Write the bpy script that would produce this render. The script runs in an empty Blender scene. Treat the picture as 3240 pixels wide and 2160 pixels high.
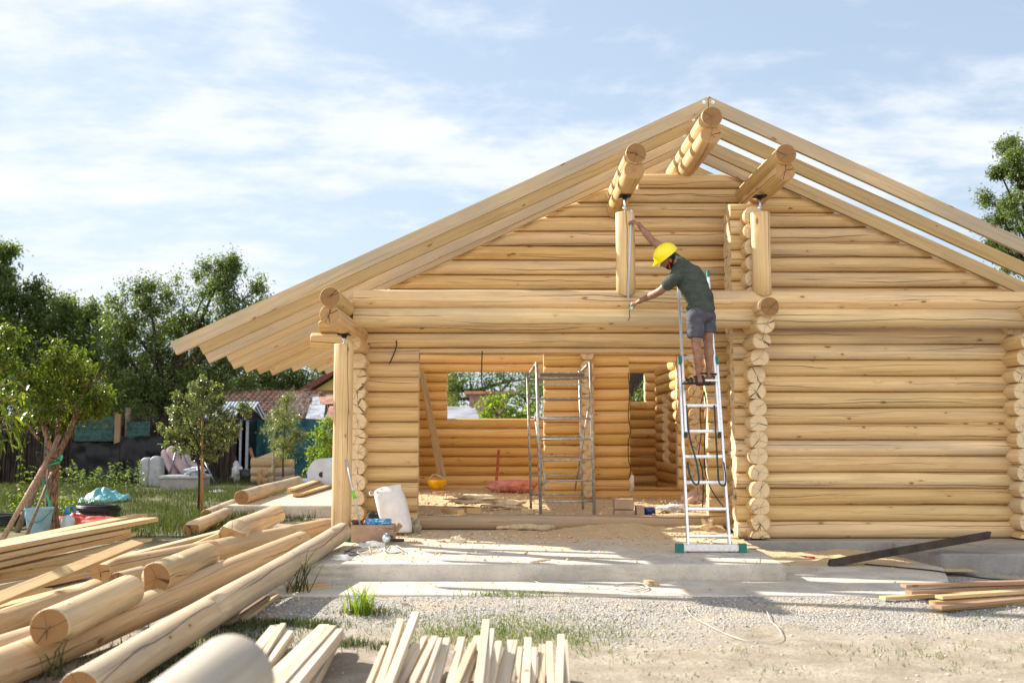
import bpy, math, random
import numpy as np
from mathutils import Vector, Matrix, noise as mnoise
C = bpy.context.scene
R = math.radians
rnd = random.Random(7)

# ------------------------------------------------------------------ camera, world, sun, exposure
H = 1.40
PITCH = R(5.53)
cam_d = bpy.data.cameras.new("camera"); cam = bpy.data.objects.new("camera", cam_d)
C.collection.objects.link(cam); C.camera = cam
cam.location = (0, 0, H); cam.rotation_euler = (R(90) + PITCH, R(0.0), 0)
cam_d.sensor_width = 36; cam_d.lens = 35.0; cam_d.shift_x = 46 / 3240
cam_d.clip_end = 3000; cam_d.clip_start = 0.05
cam_d.dof.use_dof = True; cam_d.dof.focus_distance = 12.0; cam_d.dof.aperture_fstop = 1.8

SUN_ELEV = R(31); SUN_AZ = R(-55)          # azimuth from +Y (away from the camera), negative = to the left
sdir = Vector((math.sin(SUN_AZ) * math.cos(SUN_ELEV), math.cos(SUN_AZ) * math.cos(SUN_ELEV), math.sin(SUN_ELEV)))
sd = bpy.data.lights.new("sun", 'SUN'); sd.energy = 4.8; sd.angle = R(0.6); sd.color = (1.0, 0.93, 0.82)
so = bpy.data.objects.new("sun", sd); C.collection.objects.link(so)
so.rotation_euler = sdir.to_track_quat('Z', 'Y').to_euler(); so.location = (-20, 20, 20)

W = bpy.data.worlds.new("World"); C.world = W; W.use_nodes = True
nt = W.node_tree; nt.nodes.clear()
def wn(t, **k):
    n = nt.nodes.new(t)
    for a, b in k.items(): setattr(n, a, b)
    return n
def wm(op, a, b=None, c=None):
    n = nt.nodes.new('ShaderNodeMath'); n.operation = op
    for i, s in enumerate((a, b, c)):
        if s is None: continue
        if isinstance(s, (int, float)): n.inputs[i].default_value = s
        else: nt.links.new(s, n.inputs[i])
    return n.outputs[0]
out = wn('ShaderNodeOutputWorld'); bg = wn('ShaderNodeBackground')
sky = wn('ShaderNodeTexSky'); sky.sky_type = 'NISHITA'; sky.sun_disc = False
sky.sun_elevation = SUN_ELEV; sky.sun_rotation = SUN_AZ; sky.air_density = 1.0; sky.dust_density = 0.3; sky.ozone_density = 1.2
geo = wn('ShaderNodeTexCoord')
sep = wn('ShaderNodeSeparateXYZ'); nt.links.new(geo.outputs['Generated'], sep.inputs[0])
dz = wm('MAXIMUM', sep.outputs[2], 0.02)
dz2 = wm('ADD', dz, 0.18)
cx = wm('DIVIDE', sep.outputs[0], dz2); cy = wm('DIVIDE', sep.outputs[1], dz2)
comb = wn('ShaderNodeCombineXYZ'); nt.links.new(wm('MULTIPLY', cx, 1.0), comb.inputs[0]); nt.links.new(cy, comb.inputs[1])
def wnoise(scale, detail, rough, vec, dist=0.0):
    n = wn('ShaderNodeTexNoise'); n.inputs['Scale'].default_value = scale; n.inputs['Detail'].default_value = detail
    n.inputs['Roughness'].default_value = rough; n.inputs['Distortion'].default_value = dist
    nt.links.new(vec, n.inputs['Vector']); return n.outputs[0]
mp = wn('ShaderNodeMapping'); mp.inputs['Location'].default_value = (3.1, 1.7, 0); mp.inputs['Scale'].default_value = (1.1, 1.6, 1); mp.inputs['Rotation'].default_value = (0, 0, R(-14))
nt.links.new(comb.outputs[0], mp.inputs[0])
n1 = wnoise(1.15, 9, 0.62, mp.outputs[0], 0.3); n2 = wnoise(4.0, 8, 0.6, mp.outputs[0], 0.1)
# more cloud low and left, clear blue high and right
lat = wm('MULTIPLY', sep.outputs[0], -0.10)
bkd = wm('MULTIPLY', wm('MINIMUM', sep.outputs[1], 0.0), -0.35)  # extra unseen cloud added behind the camera to light the front walls
hgt = wm('MULTIPLY', wm('ABSOLUTE', wm('SUBTRACT', sep.outputs[2], 0.26)), -0.55)
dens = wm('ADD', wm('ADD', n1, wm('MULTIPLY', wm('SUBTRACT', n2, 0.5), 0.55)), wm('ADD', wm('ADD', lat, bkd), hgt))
mr = wn('ShaderNodeMapRange'); mr.interpolation_type = 'SMOOTHSTEP'
mr.inputs['From Min'].default_value = 0.36; mr.inputs['From Max'].default_value = 0.66
mr.inputs['To Min'].default_value = 0.20; mr.inputs['To Max'].default_value = 0.92
nt.links.new(dens, mr.inputs['Value'])
# soft shoulder on the sky's glare round the sun
spc = wn('ShaderNodeSeparateColor'); nt.links.new(sky.outputs[0], spc.inputs[0]); cbc = wn('ShaderNodeCombineColor')
for i_, M_ in enumerate((2.5, 2.95, 3.5)):
    e_ = wm('EXPONENT', wm('DIVIDE', spc.outputs[i_], -M_)); nt.links.new(wm('MULTIPLY', wm('SUBTRACT', 1.0, e_), M_), cbc.inputs[i_])
mix = wn('ShaderNodeMix', data_type='RGBA'); nt.links.new(mr.outputs[0], mix.inputs[0])
nt.links.new(cbc.outputs[0], mix.inputs[6]); 
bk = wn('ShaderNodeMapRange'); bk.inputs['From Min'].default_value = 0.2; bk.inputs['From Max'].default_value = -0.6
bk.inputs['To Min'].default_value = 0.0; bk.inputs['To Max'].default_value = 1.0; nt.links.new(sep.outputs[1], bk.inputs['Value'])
cc = wn('ShaderNodeMix', data_type='RGBA'); nt.links.new(bk.outputs[0], cc.inputs[0]); cc.inputs[6].default_value = (3.1, 3.2, 3.4, 1); cc.inputs[7].default_value = (6.6, 6.4, 6.2, 1)  # clouds behind the camera brightened as added fill for the front walls
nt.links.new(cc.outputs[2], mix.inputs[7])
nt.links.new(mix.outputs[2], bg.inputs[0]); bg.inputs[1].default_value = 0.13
nt.links.new(bg.outputs[0], out.inputs[0])
C.view_settings.view_transform = 'Standard'; C.view_settings.look = 'None'
C.view_settings.gamma = 1.0; C.view_settings.exposure = 1.35
C.render.engine = 'CYCLES'
C.cycles.max_bounces = 10; C.cycles.diffuse_bounces = 6; C.cycles.transparent_max_bounces = 8

# ------------------------------------------------------------------ measuring: photo pixel -> point at a real depth / height
F = Vector((0, math.cos(PITCH), math.sin(PITCH))); U = Vector((0, -math.sin(PITCH), math.cos(PITCH)))
def ray(u, v): return F + Vector(((u - 1574) / 3150, 0, 0)) + U * ((1080 - v) / 3150)
def aty(u, v, Y):
    d = ray(u, v); return Vector((0, 0, H)) + d * (Y / d.y)
def atz(u, v, z):
    d = ray(u, v); return Vector((0, 0, H)) + d * ((z - H) / d.z)

# ------------------------------------------------------------------ materials
def mat(name):
    m = bpy.data.materials.new(name); m.use_nodes = True
    return m, m.node_tree, m.node_tree.nodes['Principled BSDF']
class N:
    def __init__(s, t): s.t = t
    def new(s, ty, **k):
        n = s.t.nodes.new(ty)
        for a, b in k.items(): setattr(n, a, b)
        return n
    def put(s, sock, val):
        if isinstance(val, (int, float)): sock.default_value = val
        elif isinstance(val, tuple): sock.default_value = val if len(val) != 3 or sock.type != 'RGBA' else (*val, 1)
        else: s.t.links.new(val, sock)
    def m(s, op, a, b=None, c=None, clamp=False):
        n = s.new('ShaderNodeMath', operation=op); n.use_clamp = clamp
        for i, q in enumerate((a, b, c)):
            if q is not None: s.put(n.inputs[i], q)
        return n.outputs[0]
    def map(s, v, a, b, c=0.0, d=1.0, smooth=True):
        n = s.new('ShaderNodeMapRange'); n.interpolation_type = 'SMOOTHSTEP' if smooth else 'LINEAR'
        s.put(n.inputs['Value'], v)
        for k, q in (('From Min', a), ('From Max', b), ('To Min', c), ('To Max', d)): s.put(n.inputs[k], q)
        return n.outputs[0]
    def noise(s, vec, scale, detail=4, rough=0.55, dist=0.0, out=0):
        n = s.new('ShaderNodeTexNoise'); s.put(n.inputs['Vector'], vec); s.put(n.inputs['Scale'], scale)
        n.inputs['Detail'].default_value = detail; n.inputs['Roughness'].default_value = rough; n.inputs['Distortion'].default_value = dist
        return n.outputs[out]
    def mapping(s, vec, scale=(1, 1, 1), loc=(0, 0, 0), rot=(0, 0, 0)):
        n = s.new('ShaderNodeMapping'); s.put(n.inputs[0], vec)
        n.inputs['Scale'].default_value = scale; n.inputs['Location'].default_value = loc; n.inputs['Rotation'].default_value = rot
        return n.outputs[0]
    def mix(s, f, a, b, mode='MIX'):
        n = s.new('ShaderNodeMix', data_type='RGBA', blend_type=mode)
        s.put(n.inputs[0], f); s.put(n.inputs[6], a); s.put(n.inputs[7], b); return n.outputs[2]
    def coord(s, w='Object'): return s.new('ShaderNodeTexCoord').outputs[w]
    def attr(s, name): return s.new('ShaderNodeAttribute', attribute_name=name).outputs['Fac']
    def bump(s, h, strength=0.3, dist=0.01):
        n = s.new('ShaderNodeBump'); s.put(n.inputs['Height'], h); n.inputs['Strength'].default_value = strength
        n.inputs['Distance'].default_value = dist; return n.outputs[0]

def wood(name, c1, c2, grey=0.25, crack=1.0, knots=1.0, rough=0.6, blotch=0.5):
    m, t, p = mat(name); n = N(t)
    uv = n.coord('UV'); tone = n.attr('tone')
    # grain, wavy along the log
    wob = n.noise(n.mapping(uv, (0.7, 2.5, 1)), 1.0, 3, 0.5, out=1)
    vd = n.new('ShaderNodeVectorMath', operation='MULTIPLY_ADD'); n.put(vd.inputs[0], wob); vd.inputs[1].default_value = (0.0, 0.10, 0); n.put(vd.inputs[2], uv)
    uvw = vd.outputs[0]
    # knots
    vk = n.new('ShaderNodeTexVoronoi'); n.put(vk.inputs['Vector'], n.mapping(uvw, (3.0, 7.0, 1))); vk.inputs['Scale'].default_value = 1.0
    kd = vk.outputs['Distance']; kc = n.new('ShaderNodeSeparateColor'); n.put(kc.inputs[0], vk.outputs['Color'])
    ksel = n.m('GREATER_THAN', kc.outputs[0], 0.35)
    ksz = n.m('MULTIPLY_ADD', kc.outputs[1], 0.10, 0.06)
    knot = n.m('MULTIPLY', n.map(kd, n.m('MULTIPLY', ksz, 0.6), ksz, 1.0, 0.0), ksel)
    khalo = n.m('MULTIPLY', n.map(kd, 0.0, 0.35, 1.0, 0.0), ksel)
    # grain distorted round the knots
    vg = n.new('ShaderNodeVectorMath', operation='MULTIPLY_ADD')
    cmb = n.new('ShaderNodeCombineXYZ'); n.put(cmb.inputs[1], khalo)
    n.put(vg.inputs[0], cmb.outputs[0]); vg.inputs[1].default_value = (0, 0.05, 0); n.put(vg.inputs[2], uvw)
    g1 = n.noise(n.mapping(vg.outputs[0], (0.55, 26, 1)), 1.0, 4, 0.6)
    g2 = n.noise(n.mapping(vg.outputs[0], (1.6, 90, 1)), 1.0, 3, 0.6)
    bl = n.noise(n.mapping(uv, (0.9, 3.2, 1)), 1.0, 4, 0.6)
    fac = n.m('ADD', n.m('MULTIPLY', g1, 0.75), n.m('MULTIPLY', g2, 0.35))
    col = n.mix(n.map(fac, 0.38, 0.72), c1, c2)
    dark = tuple(x * 0.80 for x in c2)
    col = n.mix(n.m('MULTIPLY', n.map(bl, 0.5, 0.75), blotch), col, dark)
    # weather greying that differs from log to log
    gr = n.noise(n.mapping(uv, (0.35, 1.4, 1), (5, 3, 0)), 1.0, 5, 0.65)
    gm = n.m('MULTIPLY', n.map(n.m('ADD', gr, n.m('MULTIPLY', tone, 0.22)), 0.55, 0.85), grey)
    col = n.mix(gm, col, (0.30, 0.25, 0.185))
    # log to log tone
    tn = n.new('ShaderNodeHueSaturation'); n.put(tn.inputs['Color'], col); n.put(tn.inputs['Value'], n.map(tone, 0, 1, 0.82, 1.10, False)); n.put(tn.inputs['Saturation'], n.map(tone, 0, 1, 1.1, 0.92, False))
    n.put(tn.inputs['Hue'], n.map(n.m('FRACT', n.m('MULTIPLY', tone, 17.3)), 0, 1, 0.496, 0.504, False))
    col = tn.outputs[0]
    col = n.mix(n.m('MULTIPLY', n.m('MULTIPLY', khalo, 0.25), knots), col, (0.40, 0.23, 0.09))
    col = n.mix(n.m('MULTIPLY', knot, 0.8 * knots), col, (0.17, 0.085, 0.035))
    # drying cracks: thin long isolines, only here and there
    sw = n.new('ShaderNodeSeparateXYZ'); n.put(sw.inputs[0], uv)
    crk = None
    for (dens_, off_, wd_, thr_) in ((5.5, 0.0, 0.036, 0.42), (9.0, 0.37, 0.034, 0.47)):
        wv = n.noise(n.mapping(uv, (0.42, 0.6, 1), (off_ * 20, 3, 0)), 1.0, 4, 0.5)
        vv_ = n.m('ADD', n.m('MULTIPLY_ADD', sw.outputs[1], dens_, off_), n.m('MULTIPLY', wv, 1.6))
        fl = n.m('FLOOR', vv_); fr_ = n.m('ABSOLUTE', n.m('SUBTRACT', n.m('SUBTRACT', vv_, fl), 0.5))
        cb = n.new('ShaderNodeCombineXYZ'); n.put(cb.inputs[0], n.m('MULTIPLY', sw.outputs[0], 0.45)); n.put(cb.inputs[1], n.m('MULTIPLY', fl, 5.71)); cb.inputs[2].default_value = off_ * 9
        mk = n.map(n.noise(cb.outputs[0], 1.0, 2, 0.5), thr_, thr_ + 0.16, 0.0, 1.0)
        q_ = n.map(fr_, n.m('MULTIPLY', mk, wd_ * 0.5), n.m('MULTIPLY_ADD', mk, wd_, 0.002), 1.0, 0.0)
        q_ = n.m('MULTIPLY', q_, n.m('GREATER_THAN', mk, 0.03))
        crk = q_ if crk is None else n.m('MAXIMUM', crk, n.m('MULTIPLY', q_, 0.7))
    crk = n.m('MULTIPLY', crk, crack)
    col = n.mix(n.m('MULTIPLY', crk, 0.76), col, (0.055, 0.032, 0.016))
    n.put(p.inputs['Base Color'], col); p.inputs['Roughness'].default_value = rough
    p.inputs['Specular IOR Level'].default_value = 0.3
    hgt = n.m('SUBTRACT', n.m('MULTIPLY', fac, 0.25), n.m('MULTIPLY', crk, 1.0))
    n.put(p.inputs['Normal'], n.bump(hgt, 0.5, 0.006))
    return m
def endgrain(name, c1, c2, dirt=0.3):
    m, t, p = mat(name); n = N(t)
    uv = n.coord('UV'); tone = n.attr('tone')
    sp = n.new('ShaderNodeSeparateXYZ'); n.put(sp.inputs[0], uv)
    off = n.new('ShaderNodeVectorMath', operation='ADD'); n.put(off.inputs[0], uv); cmb = n.new('ShaderNodeCombineXYZ')
    n.put(cmb.inputs[2], n.m('MULTIPLY', tone, 37.0)); n.put(off.inputs[1], cmb.outputs[0]); q = off.outputs[0]
    ln = n.new('ShaderNodeVectorMath', operation='LENGTH'); n.put(ln.inputs[0], uv); r = ln.outputs['Value']
    rw = n.m('ADD', r, n.m('MULTIPLY', n.noise(q, 9, 2), 0.02))
    ring = n.m('SINE', n.m('MULTIPLY', rw, 620.0))
    col = n.mix(n.map(ring, -1, 1, 0.0, 0.7), c1, c2)
    col = n.mix(n.map(r, 0.0, 0.06, 0.35, 0.0), col, tuple(x * 0.72 for x in c2))
    col = n.mix(n.map(n.noise(q, 14, 5, 0.65), 0.5, 0.8, 0.0, dirt), col, (0.24, 0.17, 0.10))
    col = n.mix(n.map(r, 0.10, 0.118, 0.0, 0.45), col, (0.27, 0.17, 0.08))
    # radial checks
    nrm = n.new('ShaderNodeVectorMath', operation='NORMALIZE'); n.put(nrm.inputs[0], uv)
    o2 = n.new('ShaderNodeVectorMath', operation='ADD'); n.put(o2.inputs[0], nrm.outputs[0]); n.put(o2.inputs[1], cmb.outputs[0])
    a = n.noise(o2.outputs[0], 0.75, 1, 0.5)
    a2 = n.noise(o2.outputs[0], 1.8, 2, 0.5)
    wd = n.m('DIVIDE', 0.0006, n.m('MAXIMUM', r, 0.01))
    c = n.m('LESS_THAN', n.m('ABSOLUTE', n.m('SUBTRACT', a, 0.5)), n.m('MULTIPLY', wd, 0.8))
    c2_ = n.m('MULTIPLY', n.m('LESS_THAN', n.m('ABSOLUTE', n.m('SUBTRACT', a2, 0.5)), n.m('MULTIPLY', wd, 0.8)), n.m('GREATER_THAN', n.m('ADD', r, n.m('MULTIPLY', n.noise(q, 20, 1), 0.05)), 0.06))
    cr = n.m('MAXIMUM', c, n.m('MULTIPLY', c2_, n.map(n.noise(q, 0.9, 0), 0.45, 0.6, 0.0, 0.7)))
    col = n.mix(n.m('MULTIPLY', cr, 0.85), col, (0.05, 0.03, 0.015))
    n.put(p.inputs['Base Color'], col); p.inputs['Roughness'].default_value = 0.75; p.inputs['Specular IOR Level'].default_value = 0.2
    return m
def plain(name, col, rough=0.6, metal=0.0, var=0.15, scale=8, spec=0.4, trans=0.0, bump=0.0, stretch=(1, 1, 1), dirt=None):
    m, t, p = mat(name); n = N(t); co = n.mapping(n.coord(), stretch)
    a = n.noise(co, scale, 5, 0.6)
    d = tuple(max(0, x * (1 - var * 1.6)) for x in col); l = tuple(min(1, x * (1 + var)) for x in col)
    cc = n.mix(n.map(a, 0.3, 0.7), d, l)
    if dirt: cc = n.mix(n.map(n.noise(co, scale * 0.6, 6, 0.7), 0.5, 0.72, 0, 0.8), cc, dirt)
    n.put(p.inputs['Base Color'], cc); p.inputs['Roughness'].default_value = rough; p.inputs['Metallic'].default_value = metal
    p.inputs['Specular IOR Level'].default_value = spec
    if bump: n.put(p.inputs['Normal'], n.bump(n.noise(co, scale * 2, 6, 0.65), bump, 0.02))
    return m
def leafmat(name, c1, c2, rough=0.45, tl=0.5):
    m, t, p = mat(name); n = N(t)
    tone = n.attr('tone')
    col = n.mix(tone, c1, c2)
    p.inputs['Roughness'].default_value = rough; n.put(p.inputs['Base Color'], col); p.inputs['Specular IOR Level'].default_value = 0.22
    tr = n.new('ShaderNodeBsdfTranslucent'); tcol = n.mix(1.0, col, (1.75, 1.9, 0.6), 'MULTIPLY'); n.put(tr.inputs[0], tcol)
    ms = n.new('ShaderNodeMixShader'); ms.inputs[0].default_value = tl
    n.put(ms.inputs[1], p.outputs[0]); n.put(ms.inputs[2], tr.outputs[0])
    t.links.new(ms.outputs[0], t.nodes['Material Output'].inputs[0]); return m

WOOD = wood('pine_log', (0.73, 0.53, 0.28), (0.585, 0.39, 0.178), grey=0.5)
WOODI = wood('pine_log_inside', (0.74, 0.50, 0.21), (0.64, 0.40, 0.14), grey=0.05, crack=0.8)
WEATH = wood('pine_log_weathered', (0.50, 0.37, 0.22), (0.37, 0.25, 0.13), grey=0.75)
WPILE = wood('pine_log_yard', (0.62, 0.46, 0.28), (0.49, 0.335, 0.18), grey=0.8, blotch=0.5)
BEAM = wood('rafter_board', (0.53, 0.395, 0.215), (0.40, 0.28, 0.14), grey=0.8, crack=0.4, rough=0.7)
BOARD = wood('sawn_board', (0.60, 0.43, 0.23), (0.50, 0.33, 0.15), grey=0.45, crack=0.35, rough=0.75)
BATTEN = wood('pale_batten', (0.62, 0.53, 0.41), (0.50, 0.40, 0.28), grey=0.4, crack=0.4, rough=0.8)
OLDB = wood('old_board', (0.28, 0.19, 0.12), (0.18, 0.12, 0.07), grey=0.8, crack=0.5, rough=0.85)
ENDP = endgrain('log_end_pale', (0.66, 0.52, 0.33), (0.58, 0.43, 0.25))
ENDD = endgrain('log_end_brown', (0.29, 0.16, 0.065), (0.20, 0.10, 0.038), 0.6)
ENDM = endgrain('log_end_tan', (0.42, 0.25, 0.11), (0.31, 0.17, 0.065), 0.5)
SILL = wood('sill_log_brown', (0.40, 0.27, 0.15), (0.28, 0.175, 0.09), grey=0.7)
ALU = plain('aluminium', (0.72, 0.74, 0.77), 0.38, 0.75, 0.08, 30)
STEEL = plain('galvanised_steel', (0.42, 0.40, 0.37), 0.5, 0.6, 0.25, 25, dirt=(0.30, 0.27, 0.23))
DARKM = plain('black_steel', (0.02, 0.02, 0.02), 0.5, 0.6)
ZINC = plain('zinc_bolt', (0.55, 0.65, 0.70), 0.35, 0.8)
TEAL = plain('teal_plastic', (0.01, 0.17, 0.16), 0.5)
BLACKP = plain('black_plastic', (0.015, 0.015, 0.017), 0.45)
WIRE = plain('white_cable', (0.50, 0.47, 0.42), 0.6)

# ------------------------------------------------------------------ mesh builder
class MB:
    def __init__(s): s.v = []; s.f = []; s.uv = []; s.mi = []; s.tn = []; s.sm = []
    def face(s, idx, uv=None, mi=0, tone=0.5, sm=False):
        s.f.append(idx); s.uv.append(uv or [(0, 0)] * len(idx)); s.mi.append(mi); s.tn.append(tone); s.sm.append(sm)
    def build(s, name, mats, parent=None, loc=None):
        me = bpy.data.meshes.new(name); me.from_pydata([tuple(p) for p in s.v], [], s.f)
        if not isinstance(mats, (list, tuple)): mats = [mats]
        for m in mats: me.materials.append(m)
        nf = len(s.f)
        me.polygons.foreach_set('material_index', [min(i, len(mats) - 1) for i in s.mi]); me.polygons.foreach_set('use_smooth', s.sm)
        uvl = me.uv_layers.new(name='UVMap'); flat = []
        for u in s.uv:
            for q in u: flat += [q[0], q[1]]
        uvl.data.foreach_set('uv', flat)
        a = me.attributes.new('tone', 'FLOAT', 'FACE'); a.data.foreach_set('value', s.tn)
        me.update()
        o = bpy.data.objects.new(name, me); C.collection.objects.link(o)
        if parent is not None:
            o.parent = parent; o.matrix_parent_inverse = Matrix.Translation(parent.location).inverted() if parent.rotation_euler[:] == (0, 0, 0) else parent.matrix_basis.inverted()
        elif loc is not None:
            L = Vector(loc); me.transform(Matrix.Translation(-L)); o.location = L
        return o
def frame(a, up=Vector((0, 0, 1))):
    a = a.normalized()
    if abs(a.dot(up)) > 0.97: up = Vector((0, 1, 0))
    b = a.cross(up).normalized(); c = b.cross(a).normalized()
    return a, b, c
def log(mb, p0, p1, r=0.115, r1=None, n=22, tone=None, prof=None, cut=None, zmin=None, zmax=None, seg=0.45, capm=(1, 1), ang=None, wob=0.004, groove=None, mod=None):
    """round log p0->p1. prof(theta)->factor radius; cut(p, end)->moved point; groove=pitch gives the scribed hollow below"""
    p0 = Vector(p0); p1 = Vector(p1); r1 = r if r1 is None else r1
    tone = rnd.random() if tone is None else tone
    a, b, c = frame(p1 - p0); L = (p1 - p0).length
    ths = [2 * math.pi * i / n for i in range(n)]
    if groove:
        s0 = min(0.999, groove / (2 * r)); ta = math.asin(s0)
        ths = [t for t in ths if not (abs(math.sin(t) + s0) < 0.06 and math.sin(t) < 0)]
        ths += [-ta % (2 * math.pi), (math.pi + ta) % (2 * math.pi)]
        ths.sort()
    n = len(ths); k = max(2, int(L / seg) + 1)
    ts = [0.0, min(0.008, L * 0.1)] + [L * i / k for i in range(1, k)] + [L - min(0.008, L * 0.1), L]
    base = len(mb.v); su = rnd.uniform(0, 60); sv = rnd.uniform(0, 40)
    ph = rnd.uniform(0, 50)
    for j, t in enumerate(ts):
        f = t / L; rr = r + (r1 - r) * f
        rr *= 1 + 0.012 * math.sin(t * 2.1 + ph) + 0.008 * math.sin(t * 5.3 + ph * 2)
        if j in (0, len(ts) - 1): rr *= 0.965
        o = p0 + a * t + b * (wob * math.sin(t * 0.9 + ph)) + c * (wob * math.sin(t * 1.3 + ph * 1.7))
        for th in ths:
            q = rr
            if prof: q = rr * prof(th)
            if groove and math.sin(th) < 0:
                s = -math.sin(th); D = (groove * s) ** 2 - (groove ** 2 - rr ** 2)
                if D > 0: q = min(q, groove * s - math.sqrt(D) - 0.001)
                if abs(s - s0) < 0.02: q = min(q, rr - 0.013)
            if mod: q = mod(t, th, q, L)
            p = o + b * (q * math.cos(th)) + c * (q * math.sin(th))
            if zmin is not None: p.z = max(p.z, zmin)
            if zmax is not None: p.z = min(p.z, zmax)
            if cut: p = cut(p, f)
            mb.v.append(p)
    m = len(ts)
    for j in range(m - 1):
        for i in range(n):
            i2 = (i + 1) % n
            va = ths[i] * r; vb = (ths[i2] if i2 else 2 * math.pi) * r
            x0 = base + j * n; x1 = x0 + n
            mb.face((x0 + i, x1 + i, x1 + i2, x0 + i2), [(su + ts[j], sv + va), (su + ts[j + 1], sv + va), (su + ts[j + 1], sv + vb), (su + ts[j], sv + vb)], 0, tone, True)
    # caps
    def cuv(i): return (r * math.cos(ths[i]), r * math.sin(ths[i]))
    for e, j in ((0, 0), (1, m - 1)):
        x0 = base + j * n; idx = list(range(x0, x0 + n))
        cc = sum((mb.v[q] for q in idx), Vector()) / n; mb.v.append(cc); ci = len(mb.v) - 1
        off = (rnd.uniform(-0.012, 0.012), rnd.uniform(-0.012, 0.012))
        for i in range(n):
            i2 = (i + 1) % n; ua = cuv(i); ub = cuv(i2)
            pa, pb = mb.v[x0 + i], mb.v[x0 + i2]
            def loc(p):
                d = p - cc; return (d.dot(b) + off[0], d.dot(c) + off[1])
            tri = (ci, x0 + i2, x0 + i) if e == 1 else (ci, x0 + i, x0 + i2)
            uv = [off, loc(mb.v[tri[1]]), loc(mb.v[tri[2]])]
            mb.face(tri, uv, capm[e], rnd.random() if i == 0 else mb.tn[-1], False)
def bar(mb, p0, p1, w, h, up=(0, 0, 1), tone=None, mi=0, emi=1, bev=0.0, skew=0.0, seg=0, bow=0.0):
    """squared bar; w across, h along up"""
    p0 = Vector(p0); p1 = Vector(p1); a, b, c = frame(p1 - p0, Vector(up)); L = (p1 - p0).length
    tone = rnd.random() if tone is None else tone
    su = rnd.uniform(0, 60); sv = rnd.uniform(0, 40); base = len(mb.v)
    e = min(0.004, w * 0.08, h * 0.08)
    pr = [(-w / 2 + e, -h / 2), (w / 2 - e, -h / 2), (w / 2, -h / 2 + e), (w / 2, h / 2 - e), (w / 2 - e, h / 2), (-w / 2 + e, h / 2), (-w / 2, h / 2 - e), (-w / 2, -h / 2 + e)]
    ns = max(1, seg); dist = [0]
    for i in range(8):
        q, s = pr[i], pr[(i + 1) % 8]; dist.append(dist[-1] + math.hypot(s[0] - q[0], s[1] - q[1]))
    ph = rnd.uniform(0, 6)
    for j in range(ns + 1):
        t = j / ns; o = p0.lerp(p1, t) + c * (bow * math.sin(math.pi * t)) + b * (bow * 0.6 * math.sin(ph + 3 * t))
        for (x, y) in pr: mb.v.append(o + b * x + c * y + a * (skew * y if j in (0, ns) else 0))
    for j in range(ns):
        for i in range(8):
            i2 = (i + 1) % 8; x0 = base + j * 8; u0 = su + L * j / ns; u1 = su + L * (j + 1) / ns
            mb.face((x0 + i, x0 + i2, x0 + 8 + i2, x0 + 8 + i), [(u0, sv + dist[i]), (u0, sv + dist[i + 1]), (u1, sv + dist[i + 1]), (u1, sv + dist[i])], mi, tone)
    off = rnd.uniform(0.05, 0.3)
    for j, rev in ((0, True), (ns, False)):
        idx = [base + j * 8 + i for i in range(8)]; uv = [(x + off, y + off) for x, y in pr]
        if rev: idx.reverse(); uv.reverse()
        mb.face(tuple(idx), uv, emi, tone)
def tube(mb, pts, r, n=8, mi=0, tone=0.5, caps=True, flat=None):
    pts = [Vector(p) for p in pts]; base = len(mb.v); m = len(pts); pb = None
    rr = r if isinstance(r, (list, tuple)) else [r] * m
    L = 0; Ls = [0]
    for i in range(1, m): L += (pts[i] - pts[i - 1]).length; Ls.append(L)
    for j in range(m):
        a = (pts[min(j + 1, m - 1)] - pts[max(j - 1, 0)])
        if a.length < 1e-9: a = Vector((0, 0, 1))
        a.normalize()
        if pb is None: _, b, c = frame(a)
        else:
            b = pb - a * pb.dot(a)
            b = b.normalized() if b.length > 1e-6 else frame(a)[1]
            c = b.cross(a).normalized()
        pb = b
        for i in range(n):
            th = 2 * math.pi * i / n
            mb.v.append(pts[j] + b * (rr[j] * math.cos(th)) + c * (rr[j] * math.sin(th) * (flat or 1)))
    for j in range(m - 1):
        for i in range(n):
            i2 = (i + 1) % n; x0 = base + j * n; x1 = x0 + n; w = 2 * math.pi * max(rr) / n
            mb.face((x0 + i, x1 + i, x1 + i2, x0 + i2), [(Ls[j], i * w), (Ls[j + 1], i * w), (Ls[j + 1], i * w + w), (Ls[j], i * w + w)], mi, tone, True)
    if caps:
        mb.face(tuple(base + i for i in range(n)), None, mi, tone); mb.face(tuple(base + (m - 1) * n + n - 1 - i for i in range(n)), None, mi, tone)
def smooth_path(pts, k=6):
    pts = [Vector(p) for p in pts]; o = []
    for i in range(len(pts) - 1):
        a = pts[max(i - 1, 0)]; b = pts[i]; c = pts[i + 1]; d = pts[min(i + 2, len(pts) - 1)]
        for j in range(k):
            t = j / k; o.append(0.5 * ((2 * b) + (c - a) * t + (2 * a - 5 * b + 4 * c - d) * t * t + (3 * b - a - 3 * c + d) * t ** 3))
    o.append(pts[-1]); return o
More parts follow.
